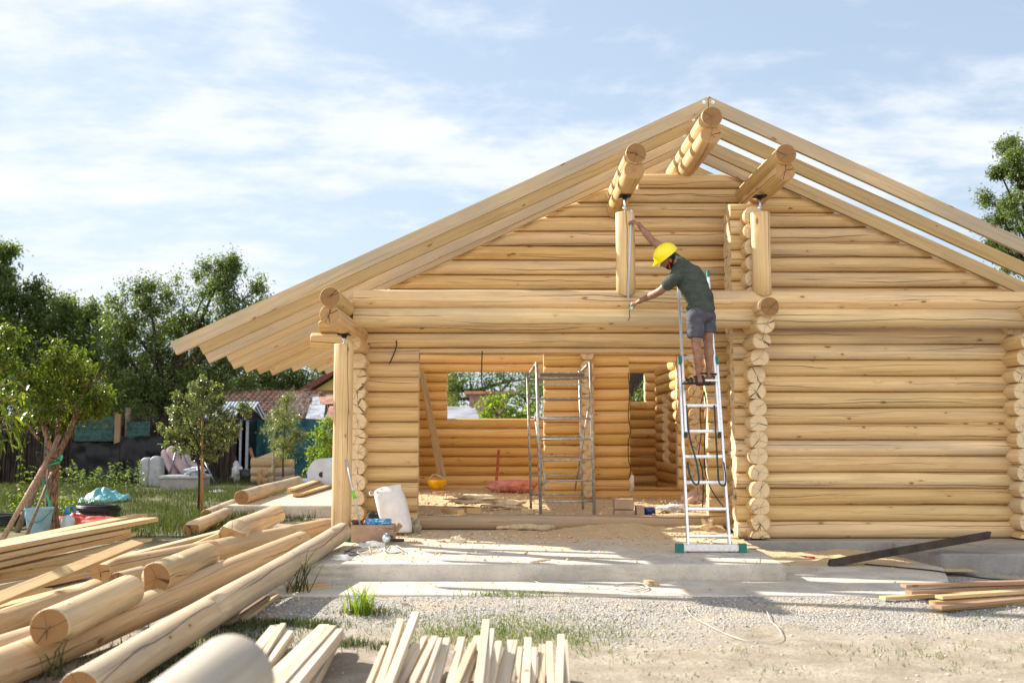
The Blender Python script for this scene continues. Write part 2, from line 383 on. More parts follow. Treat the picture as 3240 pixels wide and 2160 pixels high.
def blob(mb, c, rad, nu=14, nv=9, mi=0, tone=0.5, jit=0.0, seed=0, fn=None, sq=1.0):
    base = len(mb.v); c = Vector(c)
    def pt(th, ph):
        d = Vector((math.cos(th) * math.cos(ph), math.sin(th) * math.cos(ph), math.sin(ph)))
        if sq != 1.0: d = Vector([math.copysign(abs(x) ** sq, x) for x in d])
        k = 1 + jit * (mnoise.noise(d * 1.7 + Vector((seed, seed * 1.3, 0))) + 0.5 * mnoise.noise(d * 4.1 + Vector((seed, 0, seed))))
        p = Vector((d.x * rad[0] * k, d.y * rad[1] * k, d.z * rad[2] * k))
        return c + (fn(p, d) if fn else p)
    mb.v.append(pt(0, -math.pi / 2))
    for j in range(1, nv):
        for i in range(nu): mb.v.append(pt(2 * math.pi * i / nu, -math.pi / 2 + math.pi * j / nv))
    mb.v.append(pt(0, math.pi / 2)); top = len(mb.v) - 1
    for i in range(nu):
        i2 = (i + 1) % nu
        mb.face((base, base + 1 + i2, base + 1 + i), None, mi, tone, True)
        for j in range(nv - 2):
            q = base + 1 + j * nu; mb.face((q + i, q + i2, q + nu + i2, q + nu + i), [(i / nu, j / nv)] * 4, mi, tone, True)
        q = base + 1 + (nv - 2) * nu; mb.face((q + i, q + i2, top), None, mi, tone, True)
def prism(mb, poly, z0, z1, mi=0, tone=0.5, top=None):
    """vertical prism of plan polygon (ccw)"""
    base = len(mb.v); n = len(poly)
    for z in (z0, z1):
        for i, (x, y) in enumerate(poly): mb.v.append(Vector((x, y, z)))
    for i in range(n):
        i2 = (i + 1) % n; mb.face((base + i, base + i2, base + n + i2, base + n + i), None, mi, tone)
    mb.face(tuple(base + n + i for i in range(n)), None, mi, tone); mb.face(tuple(base + n - 1 - i for i in range(n)), None, mi, tone)
def boxm(mb, lo, hi, mi=0, tone=0.5): prism(mb, [(lo[0], lo[1]), (hi[0], lo[1]), (hi[0], hi[1]), (lo[0], hi[1])], lo[2], hi[2], mi, tone)
def thing(name, label, cat, loc=(0, 0, 0), group=None):
    o = bpy.data.objects.new(name, None); C.collection.objects.link(o); o.location = loc; o.empty_display_size = 0.1
    o['label'] = label; o['category'] = cat
    if group: o['group'] = group
    return o
def tag(o, label, cat, group=None):
    o['label'] = label; o['category'] = cat
    if group: o['group'] = group
    return o
def bevel(o, w=0.01, s=2):
    m = o.modifiers.new('bevel', 'BEVEL'); m.width = w; m.segments = s; m.limit_method = 'ANGLE'; return o

# ------------------------------------------------------------------ ground and slabs (setting)
def fbm(x, y, s, o=4, seed=0.0):
    v = 0; a = 1; t = 0
    for i in range(o):
        v += a * mnoise.noise(Vector((x * s, y * s, seed + i * 7.3))); t += a; a *= 0.5; s *= 2
    return v / t
def sstep(a, b, x):
    t = max(0, min(1, (x - a) / (b - a))); return t * t * (3 - 2 * t)
def ground_h(x, y):
    h = 0.035 * fbm(x, y, 0.5, 4) + 0.012 * fbm(x, y, 3, 3, 9)
    if -2.6 < x < 7.2 and y > 8.98: h = min(h, -0.03)
    if -2.6 < x < 4.4 and 7.6 < y <= 8.98: h = max(h, -0.02 + (0.042 + 0.012 * fbm(x, y, 2.5, 3, 4)) * sstep(7.6, 8.5, y))
    if -6 < x <= -1.9 and 16 < y < 24: h -= 0.02
    return h
def sheet(name, xs, ys, m):
    mb = MB(); nx = len(xs)
    for y in ys:
        for x in xs: mb.v.append(Vector((x, y, ground_h(x, y) if abs(x) < 40 and y < 70 else 0)))
    for j in range(len(ys) - 1):
        for i in range(nx - 1):
            q = j * nx + i; mb.face((q, q + 1, q + nx + 1, q + nx), None, 0, 0.5, True)
    return mb.build(name, m)
def ground_mat():
    m, t, p = mat('yard_ground'); n = N(t); co = n.coord()
    sp = n.new('ShaderNodeSeparateXYZ'); n.put(sp.inputs[0], co); X, Y = sp.outputs[0], sp.outputs[1]
    big = n.noise(co, 0.8, 5, 0.6); mid = n.noise(co, 3.0, 6, 0.65); fine = n.noise(co, 38, 5, 0.75)
    dirt = n.mix(n.map(mid, 0.35, 0.7), (0.29, 0.245, 0.19), (0.43, 0.38, 0.31))
    dirt = n.mix(n.map(fine, 0.42, 0.62, 0, 0.55), dirt, (0.20, 0.155, 0.10))
    # crushed stone band beside the slab
    vo = n.new('ShaderNodeTexVoronoi'); n.put(vo.inputs['Vector'], n.mapping(co, (1, 1, 0.3))); vo.inputs['Scale'].default_value = 62; vo.inputs['Randomness'].default_value = 1
    sc = n.new('ShaderNodeSeparateColor'); n.put(sc.inputs[0], vo.outputs['Color'])
    st = n.mix(n.map(sc.outputs[0], 0.0, 1.0), (0.30, 0.285, 0.26), (0.57, 0.545, 0.51))
    st = n.mix(n.map(vo.outputs['Distance'], 0.35, 0.7, 0, 0.75), st, (0.20, 0.17, 0.13))
    band = n.m('MULTIPLY', n.map(n.m('ADD', Y, n.m('MULTIPLY', n.m('SUBTRACT', big, 0.5), 2.4)), 6.9, 7.9), n.map(n.m('ADD', X, n.m('MULTIPLY', n.m('SUBTRACT', mid, 0.5), 1.5)), -3.0, -2.2))
    band = n.m('MULTIPLY', band, n.map(n.noise(co, 5.0, 6, 0.7), 0.30, 0.50, 0.25, 1.0))
    col = n.mix(band, dirt, st)
    # sawdust scattered near the house and the logs
    sw = n.m('MULTIPLY', n.map(n.noise(co, 2.2, 7, 0.7), 0.48, 0.68, 0, 0.7), n.map(Y, 6.3, 8.8))
    col = n.mix(sw, col, (0.56, 0.43, 0.27))
    # green cover in the garden at the left and thin patches in front
    gl = n.m('MULTIPLY', n.map(n.m('ADD', X, n.m('MULTIPLY', n.m('SUBTRACT', big, 0.5), 4.0)), -4.6, -3.2, 1, 0), n.map(n.m('ADD', Y, n.m('MULTIPLY', mid, 3.0)), 13.5, 15.5))
    gf = n.m('MULTIPLY', n.map(n.noise(n.mapping(co, (1, 1, 1), (4, 4, 0)), 1.1, 6, 0.7), 0.58, 0.72, 0, 0.6), n.map(Y, 8.2, 8.8, 1, 0))
    gr = n.mix(n.map(mid, 0.3, 0.7), (0.045, 0.065, 0.020), (0.16, 0.145, 0.075))
    col = n.mix(n.m('MAXIMUM', n.m('MULTIPLY', gl, 0.9), n.m('MAXIMUM', gf, n.map(Y, 24, 27, 0, 0.9))), col, gr)
    n.put(p.inputs['Base Color'], col); p.inputs['Roughness'].default_value = 0.95; p.inputs['Specular IOR Level'].default_value = 0.1
    hh = n.m('ADD', n.m('MULTIPLY', n.m('MULTIPLY', vo.outputs['Distance'], -1.0), band), n.m('MULTIPLY', fine, 0.6))
    n.put(p.inputs['Normal'], n.bump(hh, 0.8, 0.02)); return m
GM = ground_mat()
xs = [-400, -150, -60] + [-40 + i * 2 for i in range(14)] + [-12 + i * 0.16 for i in range(150)] + [12.5, 14, 17, 22, 30, 40, 60, 150, 400]
ys = [-60, -20, -5, 0, 2, 3] + [3.4 + i * 0.14 for i in range(130)] + [22, 24, 27, 31, 36, 42, 50, 60, 70, 120, 300, 900]
g = sheet('ground', xs, ys, GM); g['kind'] = 'structure'

def concrete(name, c=(0.52, 0.475, 0.41), saw=0.62):
    m, t, p = mat(name); n = N(t); co = n.coord()
    a = n.noise(co, 2.5, 7, 0.65); b = n.noise(co, 30, 5, 0.7); s = n.noise(co, 1.3, 7, 0.72, 0.4)
    col = n.mix(n.map(a, 0.3, 0.7), tuple(x * 0.8 for x in c), tuple(x * 1.15 for x in c))
    col = n.mix(n.map(b, 0.55, 0.75, 0, 0.5), col, tuple(x * 0.5 for x in c))
    nz = n.new('ShaderNodeNewGeometry'); sp = n.new('ShaderNodeSeparateXYZ'); n.put(sp.inputs[0], nz.outputs['Normal'])
    wx = n.new('ShaderNodeSeparateXYZ'); n.put(wx.inputs[0], nz.outputs['Position'])
    k = n.m('MULTIPLY', n.map(n.m('ADD', s, n.map(wx.outputs[1], 10.0, 13.2, -0.06, 0.22)), 0.42, 0.62), n.map(sp.outputs[2], 0.5, 0.9, 0, saw))
    col = n.mix(k, col, (0.58, 0.45, 0.285))
    # damp mould streak low on the faces
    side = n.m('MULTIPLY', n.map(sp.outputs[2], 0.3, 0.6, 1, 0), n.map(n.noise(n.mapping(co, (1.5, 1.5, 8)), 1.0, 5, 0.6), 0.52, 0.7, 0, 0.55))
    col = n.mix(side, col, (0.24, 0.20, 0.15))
    n.put(p.inputs['Base Color'], col); p.inputs['Roughness'].default_value = 0.9; p.inputs['Specular IOR Level'].default_value = 0.15
    vv = n.new('ShaderNodeTexVoronoi'); n.put(vv.inputs['Vector'], co); vv.inputs['Scale'].default_value = 24
    pit = n.m('MULTIPLY', n.map(vv.outputs['Distance'], 0.05, 0.25), 1.0)
    n.put(p.inputs['Normal'], n.bump(n.m('ADD', n.m('ADD', n.m('MULTIPLY', b, 0.6), a), n.m('MULTIPLY', pit, 0.5)), 0.6, 0.02)); return m
CONC = concrete('old_concrete'); CONC2 = concrete('grey_concrete', (0.26, 0.25, 0.24), 0.35)
def slab(name, poly, z0, z1, m, seed=0):
    """concrete slab with worn, uneven edges: subdivided outline rings"""
    mb = MB(); pts = []
    for i in range(len(poly)):
        a = Vector(poly[i] + (0,)); b = Vector(poly[(i + 1) % len(poly)] + (0,)); k = max(2, int((b - a).length / 0.07))
        pts += [a.lerp(b, j / k) for j in range(k)]
    n = len(pts); cen = sum(pts, Vector()) / n; rings = []
    prof = [(0.0, 0.0), (0.0, 0.35), (0.0, 0.7), (0.004, 0.9), (0.014, 0.985), (0.035, 1.0)]
    for (ins, h) in prof:
        st = len(mb.v); rings.append(st)
        for i, p in enumerate(pts):
            t = (pts[(i + 1) % n] - pts[i - 1]).normalized(); nn = Vector((t.y, -t.x, 0))
            w = 0.016 * mnoise.noise(Vector((p.x * 2, p.y * 2, h * 3 + seed))) + 0.010 * mnoise.noise(Vector((p.x * 11, p.y * 11, h * 9 + seed)))
            q = p + nn * (w - ins); q.z = z0 + (z1 - z0) * h + (0.004 * mnoise.noise(Vector((p.x * 6, p.y * 6, seed))) if h > 0.9 else 0)
            mb.v.append(q)
    for a, b in zip(rings, rings[1:]):
        for i in range(n):
            i2 = (i + 1) % n; mb.face((a + i, a + i2, b + i2, b + i), None, 0, 0.5, True)
    mb.face(tuple(rings[-1] + i for i in range(n)), None, 0, 0.5)
    o = mb.build(name, m); o['kind'] = 'structure'; return o
slab('concrete_slab', [(-1.93, 9.84), (2.80, 9.80), (2.84, 10.9), (2.72, 11.7), (2.9, 12.45), (2.9, 22.0), (-2.15, 22.0), (-2.15, 12.6)], -0.1, 0.183, CONC, 1)
slab('lower_slab', [(-2.35, 8.93), (3.55, 8.86), (4.35, 9.75), (4.8, 10.9), (4.85, 12.2), (-2.35, 12.2)], -0.12, 0.032, CONC, 5)
slab('house_footing', [(2.95, 12.16), (5.15, 12.16), (5.35, 11.9), (8.5, 11.9), (8.5, 22.0), (2.95, 22.0)], -0.1, 0.165, CONC2, 3)
slab('concrete_block', [(4.74, 10.75), (8.6, 10.75), (8.6, 11.85), (4.62, 11.85)], -0.1, 0.172, CONC2, 8)
slab('garden_slab', [(-4.95, 18.2), (-2.2, 18.2), (-2.2, 27.5), (-4.3, 27.5)], -0.1, 0.185, CONC, 11)

# ------------------------------------------------------------------ log house
house = thing('log_house', 'unfinished log house of peeled round pine logs with bare rafters and an open doorway', 'house', (0, 13.5, 0.18))
AP = 2.52; SL = 0.467; ZB = 5.285                      # apex x, slope, rafter underside at the apex
def zr(x): return ZB - SL * abs(x - AP)
PT = 0.2; RL = 0.115
def wall_x(name, Y, x0, x1, z0, rows, mat_=None, openings=(), gable=False, clamp0=None, ends=None, xr=None, capL=1, label=None, tones=None):
    """stack of logs along X; openings = (xa, xb, za, zb)"""
    mb = MB()
    for k in range(rows):
        zc = z0 + PT * k; a, b = x0, x1
        if name == 'porch_wall' and k == 0:
            for p_, q_, m_ in ((-2.12, -1.06, 0), (2.82, 3.2, 0)): log(mb, (p_, Y, zc), (q_, Y, zc), RL, zmin=0.19)
            continue
        if ends and k in ends: a, b = ends[k]
        if gable:
            zl = AP - (ZB - zc) / SL; zrr = AP + (ZB - zc) / SL
            if b <= a: continue
        segs = [(a, b, None, None)]
        for (xa, xb, za, zb) in openings:
            ns = []
            for (p, q, lo, hi) in segs:
                bot, top = zc - 0.1, zc + RL
                if zb <= bot + 0.02 or za >= top - 0.03 or q <= xa or p >= xb: ns.append((p, q, lo, hi)); continue
                if p < xa: ns.append((p, xa, lo, hi))
                if za > bot + 0.03: ns.append((max(p, xa), min(q, xb), lo, za))
                if zb < top - 0.035: ns.append((max(p, xa), min(q, xb), zb, hi))
                if q > xb: ns.append((xb, q, lo, hi))
            segs = ns
        for (p, q, lo, hi) in segs:
            if clamp0 is not None and k == 0: lo = clamp0
            def cut(P, f, zc=zc):
                if gable:
                    P = P.copy()
                    if P.x < AP - (ZB + 0.01 - P.z) / SL: P.x = AP - (ZB + 0.01 - P.z) / SL
                    if P.x > AP + (ZB + 0.01 - P.z) / SL: P.x = AP + (ZB + 0.01 - P.z) / SL
                return P
            pp, qq = p, q
            if gable:
                pp = max(p, AP - (ZB - zc + 0.14) / SL); qq = min(q, AP + (ZB - zc + 0.14) / SL)
                if qq - pp < 0.1: continue
            j0, j1 = rnd.uniform(-.006, .006), rnd.uniform(-.006, .006)
            log(mb, (pp + j0, Y + rnd.uniform(-.004, .004), zc), (qq + j1, Y + rnd.uniform(-.004, .004), zc), RL, tone=(tones or {}).get(k), groove=None if (k == 0 or (lo is not None and lo > zc)) else PT, zmin=lo, zmax=hi, cut=cut if gable else None, capm=(1, 1))
    o = mb.build(name, [mat_ or WOOD, ENDP], house)
    if label: o['label'] = label
    return o
def wall_y(name, X, y0, y1, z0, rows, mat_=None, ext=None, cap=ENDP, label=None, openings=()):
    mb = MB()
    for k in range(rows):
        zc = z0 + PT * k; a, b = y0 + rnd.uniform(-.012, .012), y1
        if ext and k in ext: a = ext[k]
        segs = [(a, b)]
        for (ya, yb, za, zb) in openings:
            if za < zc < zb:
                ns = []
                for (p, q) in segs:
                    if p < ya: ns.append((p, min(q, ya)))
                    if q > yb: ns.append((max(p, yb), q))
                segs = ns
        for (p, q) in segs:
            log(mb, (X + rnd.uniform(-.006, .006), p, zc), (X + rnd.uniform(-.004, .004), q, zc), RL + rnd.uniform(-.002, .003), groove=PT if k else None, zmin=0.19 if k == 0 else None)
    o = mb.build(name, [mat_ or WOOD, cap], house)
    if label: o['label'] = label
    return o
# porch wall, doorway, gable above it
ends = {k: (-2.12, 3.2) for k in range(0, 12)}
ends[12] = (-2.53, 3.2); ends[13] = (-2.42, 3.2)
for k in range(14, 24): ends[k] = (-9, 3.2 if k < 21 else 9)
ends[23] = (1.93, 9)
wall_x('porch_wall', 13.5, -2.12, 3.2, 0.309, 24, WOOD, [(-1.06, 2.82, 0.37, 2.544)], True, 0.19, ends, label='set-back front wall with wide doorway and the left part of the gable')
mbs = MB(); log(mbs, (-1.058, 13.49, 0.29), (2.818, 13.49, 0.29), 0.118, zmax=0.372, zmin=0.188, tone=0.9); mbs.build('sill_log', [SILL, ENDM], house)['label'] = 'greyish weathered sill log across the doorway'
# right room wall and its gable
ends = {k: (2.96, 6.72) for k in range(0, 13)}
for k in range(13, 25): ends[k] = (3.03 if k < 21 else 3.3, 9)
wall_x('right_gable', 13.06, 3.03, 9, 0.269, 23, WOOD, [], True, None, {**{k: (0, -1) for k in range(13)}, **{k: v for k, v in ends.items() if k >= 13}}, label='right-hand part of the front gable under the rafters')
wall_x('right_wall', 12.55, 2.96, 6.72, 0.269, 13, WOOD, [], False, 0.172, ends, label='blank front wall of the right-hand room', tones={11: 0.97, 12: 0.8})
mb = MB()
for k in range(13, 21): log(mb, (2.96, 12.55, 0.269 + PT * k), (3.34, 12.55, 0.269 + PT * k), RL, groove=PT if k > 13 else None)
mb.build('corner_stubs', [WOOD, ENDP], house)['label'] = 'short log stubs crossing the upper corner column'
wall_x('back_wall', 21.6, -2.15, 6.8, 0.30, 24, WOODI, [(-1.10, 1.15, 0.36 + 0.02, 1.43), (2.87, 3.19, 0.75, 1.40)][:0] + [(-1.09, 1.2, 1.79, 2.83), (2.86, 3.19, 2.18, 2.80)], True, label='rear wall with two window openings')
wall_x('inner_wall', 17.9, 0.83, 3.95, 0.37, 15, WOODI, [(2.36, 3.21, 0.52, 2.76)], False, label='inner cross wall with a doorway')
# walls running away from the camera (round ends face us)
wall_y('left_side_wall', -1.85, 13.2, 21.85, 0.209, 13, WOOD, ext={12: 12.62, 11: 13.12}, openings=[(16.5, 19.4, 0.35, 2.35)])
ext = {k: 12.36 for k in (13, 14)}; ext[11] = 12.12; ext[12] = 12.0
wall_y('middle_side_wall', 3.2, 12.25, 13.85, 0.169, 21, WOOD, ext=ext)
wall_y('right_side_wall', 6.45, 12.22, 21.85, 0.169, 15, WOOD, ext={12: 12.0, 11: 12.1, 13: 12.36, 14: 12.36})
wall_y('inner_partition', 1.60, 17.66, 21.6, 0.47, 13, WOODI)
wall_y('inner_partition', 3.50, 17.66, 21.6, 0.42, 13, WOODI, openings=[(19.9, 20.6, 1.0, 2.3)])
def part_log(name, p0, p1, r=0.118, mats=None, label=None, **k):
    mb = MB(); log(mb, p0, p1, r, **k); o = mb.build(name, mats or [WOOD, ENDD], house)
    if label: o['label'] = label
    return o
# long beams across the front
part_log('beam', (-1.77, 12.2, 3.10), (9.5, 12.2, 3.075), 0.121, tone=0.7, label='upper long round beam across the front')
part_log('beam', (-1.77, 12.2, 2.882), (9.5, 12.2, 2.857), 0.123, tone=0.75, groove=None, label='lower long round beam across the front, deeply cracked')
# purlins, two logs each
YF = 11.38
for (x, z, y1, nm) in ((AP, 5.15, 21.9, 'ridge'), (1.62, 4.715, 21.9, 'left'), (3.38, 4.705, 21.9, 'right')):
    part_log('purlin', (x, YF, z), (x, y1, z), 0.122, [WOOD, ENDD], nm + ' upper purlin log with a brown end')
    low = lambda t, th, q, L: q * (0.97 if math.sin(th) > -0.6 else 0.97 - 0.10 * max(0, 1 - t / 0.5))
    part_log('purlin', (x - 0.01, YF + 0.04, z - 0.197), (x - 0.01, 12.9 if nm == 'ridge' else 13.6, z - 0.197), 0.122, [WOOD, ENDM], nm + ' lower purlin log with a pale sawn end', mod=low, groove=None)
# eave plates over the left post, and corbel logs at the middle
part_log('eave_log', (-1.87, 11.0, 2.965), (-1.86, 21.9, 3.03), 0.115, [WOOD, ENDD], 'upper eave log with a brown end over the left post')
part_log('eave_log', (-1.87, 11.02, 2.768), (-1.86, 21.9, 2.81), 0.115, [WOOD, ENDM], 'lower eave log with a cracked pale end')
part_log('corbel_log', (3.25, 11.78, 2.955), (3.22, 12.9, 2.955), 0.117, [WOOD, ENDD], 'brown round log end poking out above the beam joint')
part_log('corbel_log', (3.22, 11.88, 2.765), (3.2, 12.5, 2.765), 0.115, [WOOD, ENDP])
part_log('eave_log', (6.5, 11.3, 2.95), (6.5, 21.9, 3.0), 0.115, [WOOD, ENDD])
# posts with screw jacks
def post(x, y, z0, z1, ztop, label, notch=0.0):
    mb = MB()
    def pr(th):                     # round post with sawn flats
        f = 1.0
        for a, d in ((R(-55), 0.93), (R(200), 0.96)):
            cc = math.cos(th - a)
            if cc > 0.3: f = min(f, d / max(cc, d))
        return f
    def cut(P, f):
        if notch and f < 0.02:
            P = P.copy(); P.z = z0 + notch * abs(P.x - x) / 0.118
        return P
    log(mb, (x, y, z0), (x, y, z1), 0.118, n=28, prof=pr, cut=cut, seg=0.5, wob=0.0, tone=0.6)
    o = mb.build('post', [WOOD, ENDP], house); o['label'] = label
    mb = MB()
    tube(mb, [(x, y, z1 - 0.001), (x, y, z1 + 0.008)], 0.045, 12); tube(mb, [(x, y, z1), (x, y, ztop - 0.02)], 0.014, 10)
    tube(mb, [(x, y, z1 + 0.05), (x, y, z1 + 0.07)], 0.026, 6)
    mb2 = MB(); boxm(mb2, (x - .075, y - .07, ztop - 0.014), (x + .075, y + .07, ztop)); tube(mb2, [(x, y, ztop - 0.05), (x, y, ztop - 0.012)], [0.022, 0.045], 10)
    j = mb.build('screw_jack', ZINC, None); j2 = mb2.build('jack_plate', DARKM, None)
    for q in (j, j2): q.parent = o; pass
    return o
post(-1.865, 12.05, 0.184, 2.535, 2.655, 'round corner post on the porch slab')
post(1.585, 12.16, 3.12, 4.18, 4.40, 'short upper post being measured', 0.05)
post(3.265, 12.16, 3.12, 4.18, 4.395, 'short upper post beside the middle wall', 0.05)
# rafters
tails = [-3.74, -3.62, -3.74, -3.60, -3.72, -3.72, -3.68, -3.63, -3.43, -3.27, -3.25, -3.22, -3.15, -3.1, -3.1, -3.1]
VH = 0.178
for k in range(15):
    Y = (11.6, 12.25, 12.9, 13.35)[k] if k < 4 else 11.6 + 0.67 * k - 0.2; th = 0.058; dy = rnd.uniform(-.015, .015)
    for side in (-1, 1):
        mb = MB(); xt = tails[k] if side < 0 else 8.9 + rnd.uniform(-.1, .1)
        e = 0.004; n = 14; tone = (0.95 if k == 0 else rnd.random())
        su, sv = rnd.uniform(0, 60), rnd.uniform(0, 40); base = 0; ca = math.cos(math.atan(SL))
        ph = rnd.uniform(0, 9)
        for i in range(n + 1):
            f = i / n; x = AP + side * e + (xt - AP) * f; zb = zr(x) + 0.006 * math.sin(ph + 4 * f)
            dx = 0
            for (yy, zz) in ((Y - th / 2, zb), (Y - th / 2, zb + VH), (Y + th / 2, zb + VH), (Y + th / 2, zb)):
                xx = x
                if i == n and zz > zb: xx = x + side * VH * 0.42; zz = zz - SL * VH * 0.42
                mb.v.append(Vector((xx, yy + dy * f, zz)))
        L = abs(xt - AP) / ca; hh = [0, VH * ca, VH * ca + th, 2 * VH * ca + th, 2 * VH * ca + 2 * th]
        for i in range(n):
            for j in range(4):
                j2 = (j + 1) % 4; q = i * 4
                idx = (q + j, q + j2, q + 4 + j2, q + 4 + j); u0 = su + L * i / n; u1 = su + L * (i + 1) / n
                uv = [(u0, sv + hh[j]), (u0, sv + hh[j + 1]), (u1, sv + hh[j + 1]), (u1, sv + hh[j])]
                if side < 0: idx = idx[::-1]; uv = uv[::-1]
                mb.face(idx, uv, 0, tone)
        for q, rev in ((0, side > 0), (n * 4, side < 0)):
            idx = [q, q + 1, q + 2, q + 3]; uv = [(.1, .1), (.1, .25), (.15, .25), (.15, .1)]
            mb.face(tuple(idx[::-1] if rev else idx), uv, 0, tone)
        o = mb.build('rafter', [BEAM], house)
        if k == 0: o['label'] = 'front rafter on the left slope, greyed' if side < 0 else 'front rafter on the right slope'
        if k < 4:
            mb = MB(); bx = AP + side * 0.052; bz = ZB + 0.105
            tube(mb, [(bx, Y - th / 2 - 0.004, bz), (bx, Y - th / 2 + 0.001, bz)], 0.022, 14); tube(mb, [(bx, Y - th / 2 - 0.014, bz), (bx, Y - th / 2 - 0.004, bz)], 0.010, 6)
            b = mb.build('bolt', ZINC); b.parent = o
# inside floor covered in shavings
def dust_mat():
    m, t, p = mat('wood_shavings'); n = N(t); co = n.coord()
    a = n.noise(co, 60, 6, 0.75); b = n.noise(co, 5, 5, 0.6)
    col = n.mix(n.map(a, 0.35, 0.65), (0.50, 0.35, 0.185), (0.70, 0.56, 0.37)); col = n.mix(n.map(b, 0.45, 0.75, 0, 0.45), col, (0.46, 0.30, 0.15))
    n.put(p.inputs['Base Color'], col); p.inputs['Roughness'].default_value = 1.0; p.inputs['Specular IOR Level'].default_value = 0.05
    n.put(p.inputs['Normal'], n.bump(a, 0.9, 0.02)); return m
DUST = dust_mat()
def shavings(name, x0, x1, y0, y1, hf, step=0.06):
    mb = MB(); nx = int((x1 - x0) / step) + 1; ny = int((y1 - y0) / step) + 1
    for j in range(ny):
        for i in range(nx):
            x = x0 + (x1 - x0) * i / (nx - 1); y = y0 + (y1 - y0) * j / (ny - 1); mb.v.append(Vector((x, y, hf(x, y))))
    for j in range(ny - 1):
        for i in range(nx - 1):
            q = j * nx + i; mb.face((q, q + 1, q + nx + 1, q + nx), None, 0, 0.5, True)
    o = mb.build(name, DUST); o['kind'] = 'stuff'; o['label'] = 'loose pale wood shavings covering the floor'; return o
shavings('wood_shavings', -1.75, 6.35, 13.4, 21.5, lambda x, y: 0.335 + 0.035 * fbm(x, y, 1.2, 4, 3) + 0.022 * fbm(x, y, 7, 3, 8) - 0.10 * sstep(13.75, 13.4, y), 0.07)
def heap(x, y):
    h = 0.186 + 0.16 * (fbm(x, y, 1.0, 4, 21) + 0.15) * sstep(12.2, 13.2, y) + 0.03 * fbm(x, y, 8, 3, 5)
    e = sstep(0.0, 0.9, x + 0.4) * sstep(11.6, 12.6, y)
    return 0.172 + max(0, (h - 0.172)) * e if e > 0 else 0.172
o = shavings('wood_shavings', -0.7, 2.95, 11.3, 13.45, heap, 0.045)
o['label'] = 'heap of wood shavings outside the doorway sill'
def heap2(x, y):
    h = 0.018 + 0.10 * (fbm(x, y, 1.3, 4, 31) + 0.35) + 0.02 * fbm(x, y, 9, 3, 5); e = sstep(2.7, 3.0, x) * sstep(5.0, 4.2, x) * sstep(10.6, 11.3, y)
    return 0.02 + max(0, h - 0.02) * e
o = shavings('wood_shavings', 2.9, 5.0, 10.5, 12.2, heap2, 0.05); o['label'] = 'wood shavings against the grey footing'

# ------------------------------------------------------------------ aluminium ladder
def rel(base, pts): return [Vector(p) for p in pts]
lad = thing('ladder', 'tall two-section aluminium ladder with green plastic feet, leaning on the long front beam', 'ladder', (2.265, 10.82, 0.184))
LB = Vector((2.265, 10.82, 0.20)); LT = Vector((2.375, 11.985, 3.34)); LD = (LT - LB).normalized(); LN = Vector((1, 0, 0)); LU = LD.cross(LN).normalized()  # LU points toward camera/up
if LU.y > 0: LU = -LU
def lp(s, x, o=0.0): return LB + LD * s + LN * x + LU * o
def rail(name, s0, s1, x, o, w=0.026, h=0.062, taper=0.0):
    mb = MB(); bar(mb, lp(s0, x, o), lp(s1, x - taper, o), w, h, up=LU); return mb.build(name, ALU, lad)
for sx in (-1, 1):
    rail('rail', -0.01, 2.28, 0.222 * sx, 0.0, taper=0.0); rail('rail', 1.32, 3.40, 0.190 * sx, 0.03, taper=0.008 * sx)
    mb = MB(); bar(mb, lp(2.18, 0.213 * sx, 0.03), lp(2.27, 0.213 * sx, 0.03), 0.038, 0.072, up=LU); mb.build('guide_clip', TEAL, lad)
    mb = MB(); bar(mb, lp(1.28, 0.190 * sx, 0.03), lp(1.33, 0.190 * sx, 0.03), 0.032, 0.068, up=LU); mb.build('end_cap', BLACKP, lad)
mb = MB(); bar(mb, lp(3.33, 0.182, 0.03), lp(3.42, 0.182, 0.03), 0.034, 0.07, up=LU); mb.build('top_cap', TEAL, lad)
for k in range(11):
    s = 0.16 + 0.30 * k; up = k >= 5
    mb = MB()
    if k != 6: bar(mb, lp(s, -0.21 if not up else -0.182, 0.03 if up else 0.0), lp(s, 0.21 if not up else 0.182, 0.03 if up else 0.0), 0.03, 0.03, up=LU)
    else: bar(mb, lp(s, -0.19, 0.06), lp(s, 0.19, 0.06), 0.12, 0.022, up=(0, 0, 1))
    mb.build('rung' if k != 6 else 'platform', ALU, lad)
mb = MB(); bar(mb, (1.93, 10.80, 0.235), (2.63, 10.80, 0.235), 0.05, 0.075); sb = mb.build('stabiliser_bar', ALU, lad)
for x in (1.945, 2.615):
    mb = MB(); bar(mb, (x - 0.042, 10.80, 0.23), (x + 0.042, 10.80, 0.23), 0.07, 0.098)
    f = mb.build('foot', TEAL, None); f.parent = sb
for sx, pts in ((-1, [lp(1.66, -0.17, 0.05), lp(1.3, -0.16, 0.07), lp(0.95, -0.10, 0.10), lp(0.74, -0.09, 0.12), lp(0.70, -0.13, 0.12), lp(0.80, -0.18, 0.1), lp(0.98, -0.19, 0.05)]),
                (1, [lp(1.66, 0.15, 0.05), lp(1.3, 0.14, 0.07), lp(0.9, 0.13, 0.10), lp(0.72, 0.13, 0.12), lp(0.69, 0.19, 0.12), lp(0.8, 0.21, 0.1), lp(0.98, 0.21, 0.05)])):
    mb = MB(); tube(mb, smooth_path(pts, 5), 0.010, 8, flat=0.25); mb.build('strap', plain('green_strap', (0.025, 0.05, 0.045), 0.8), lad)

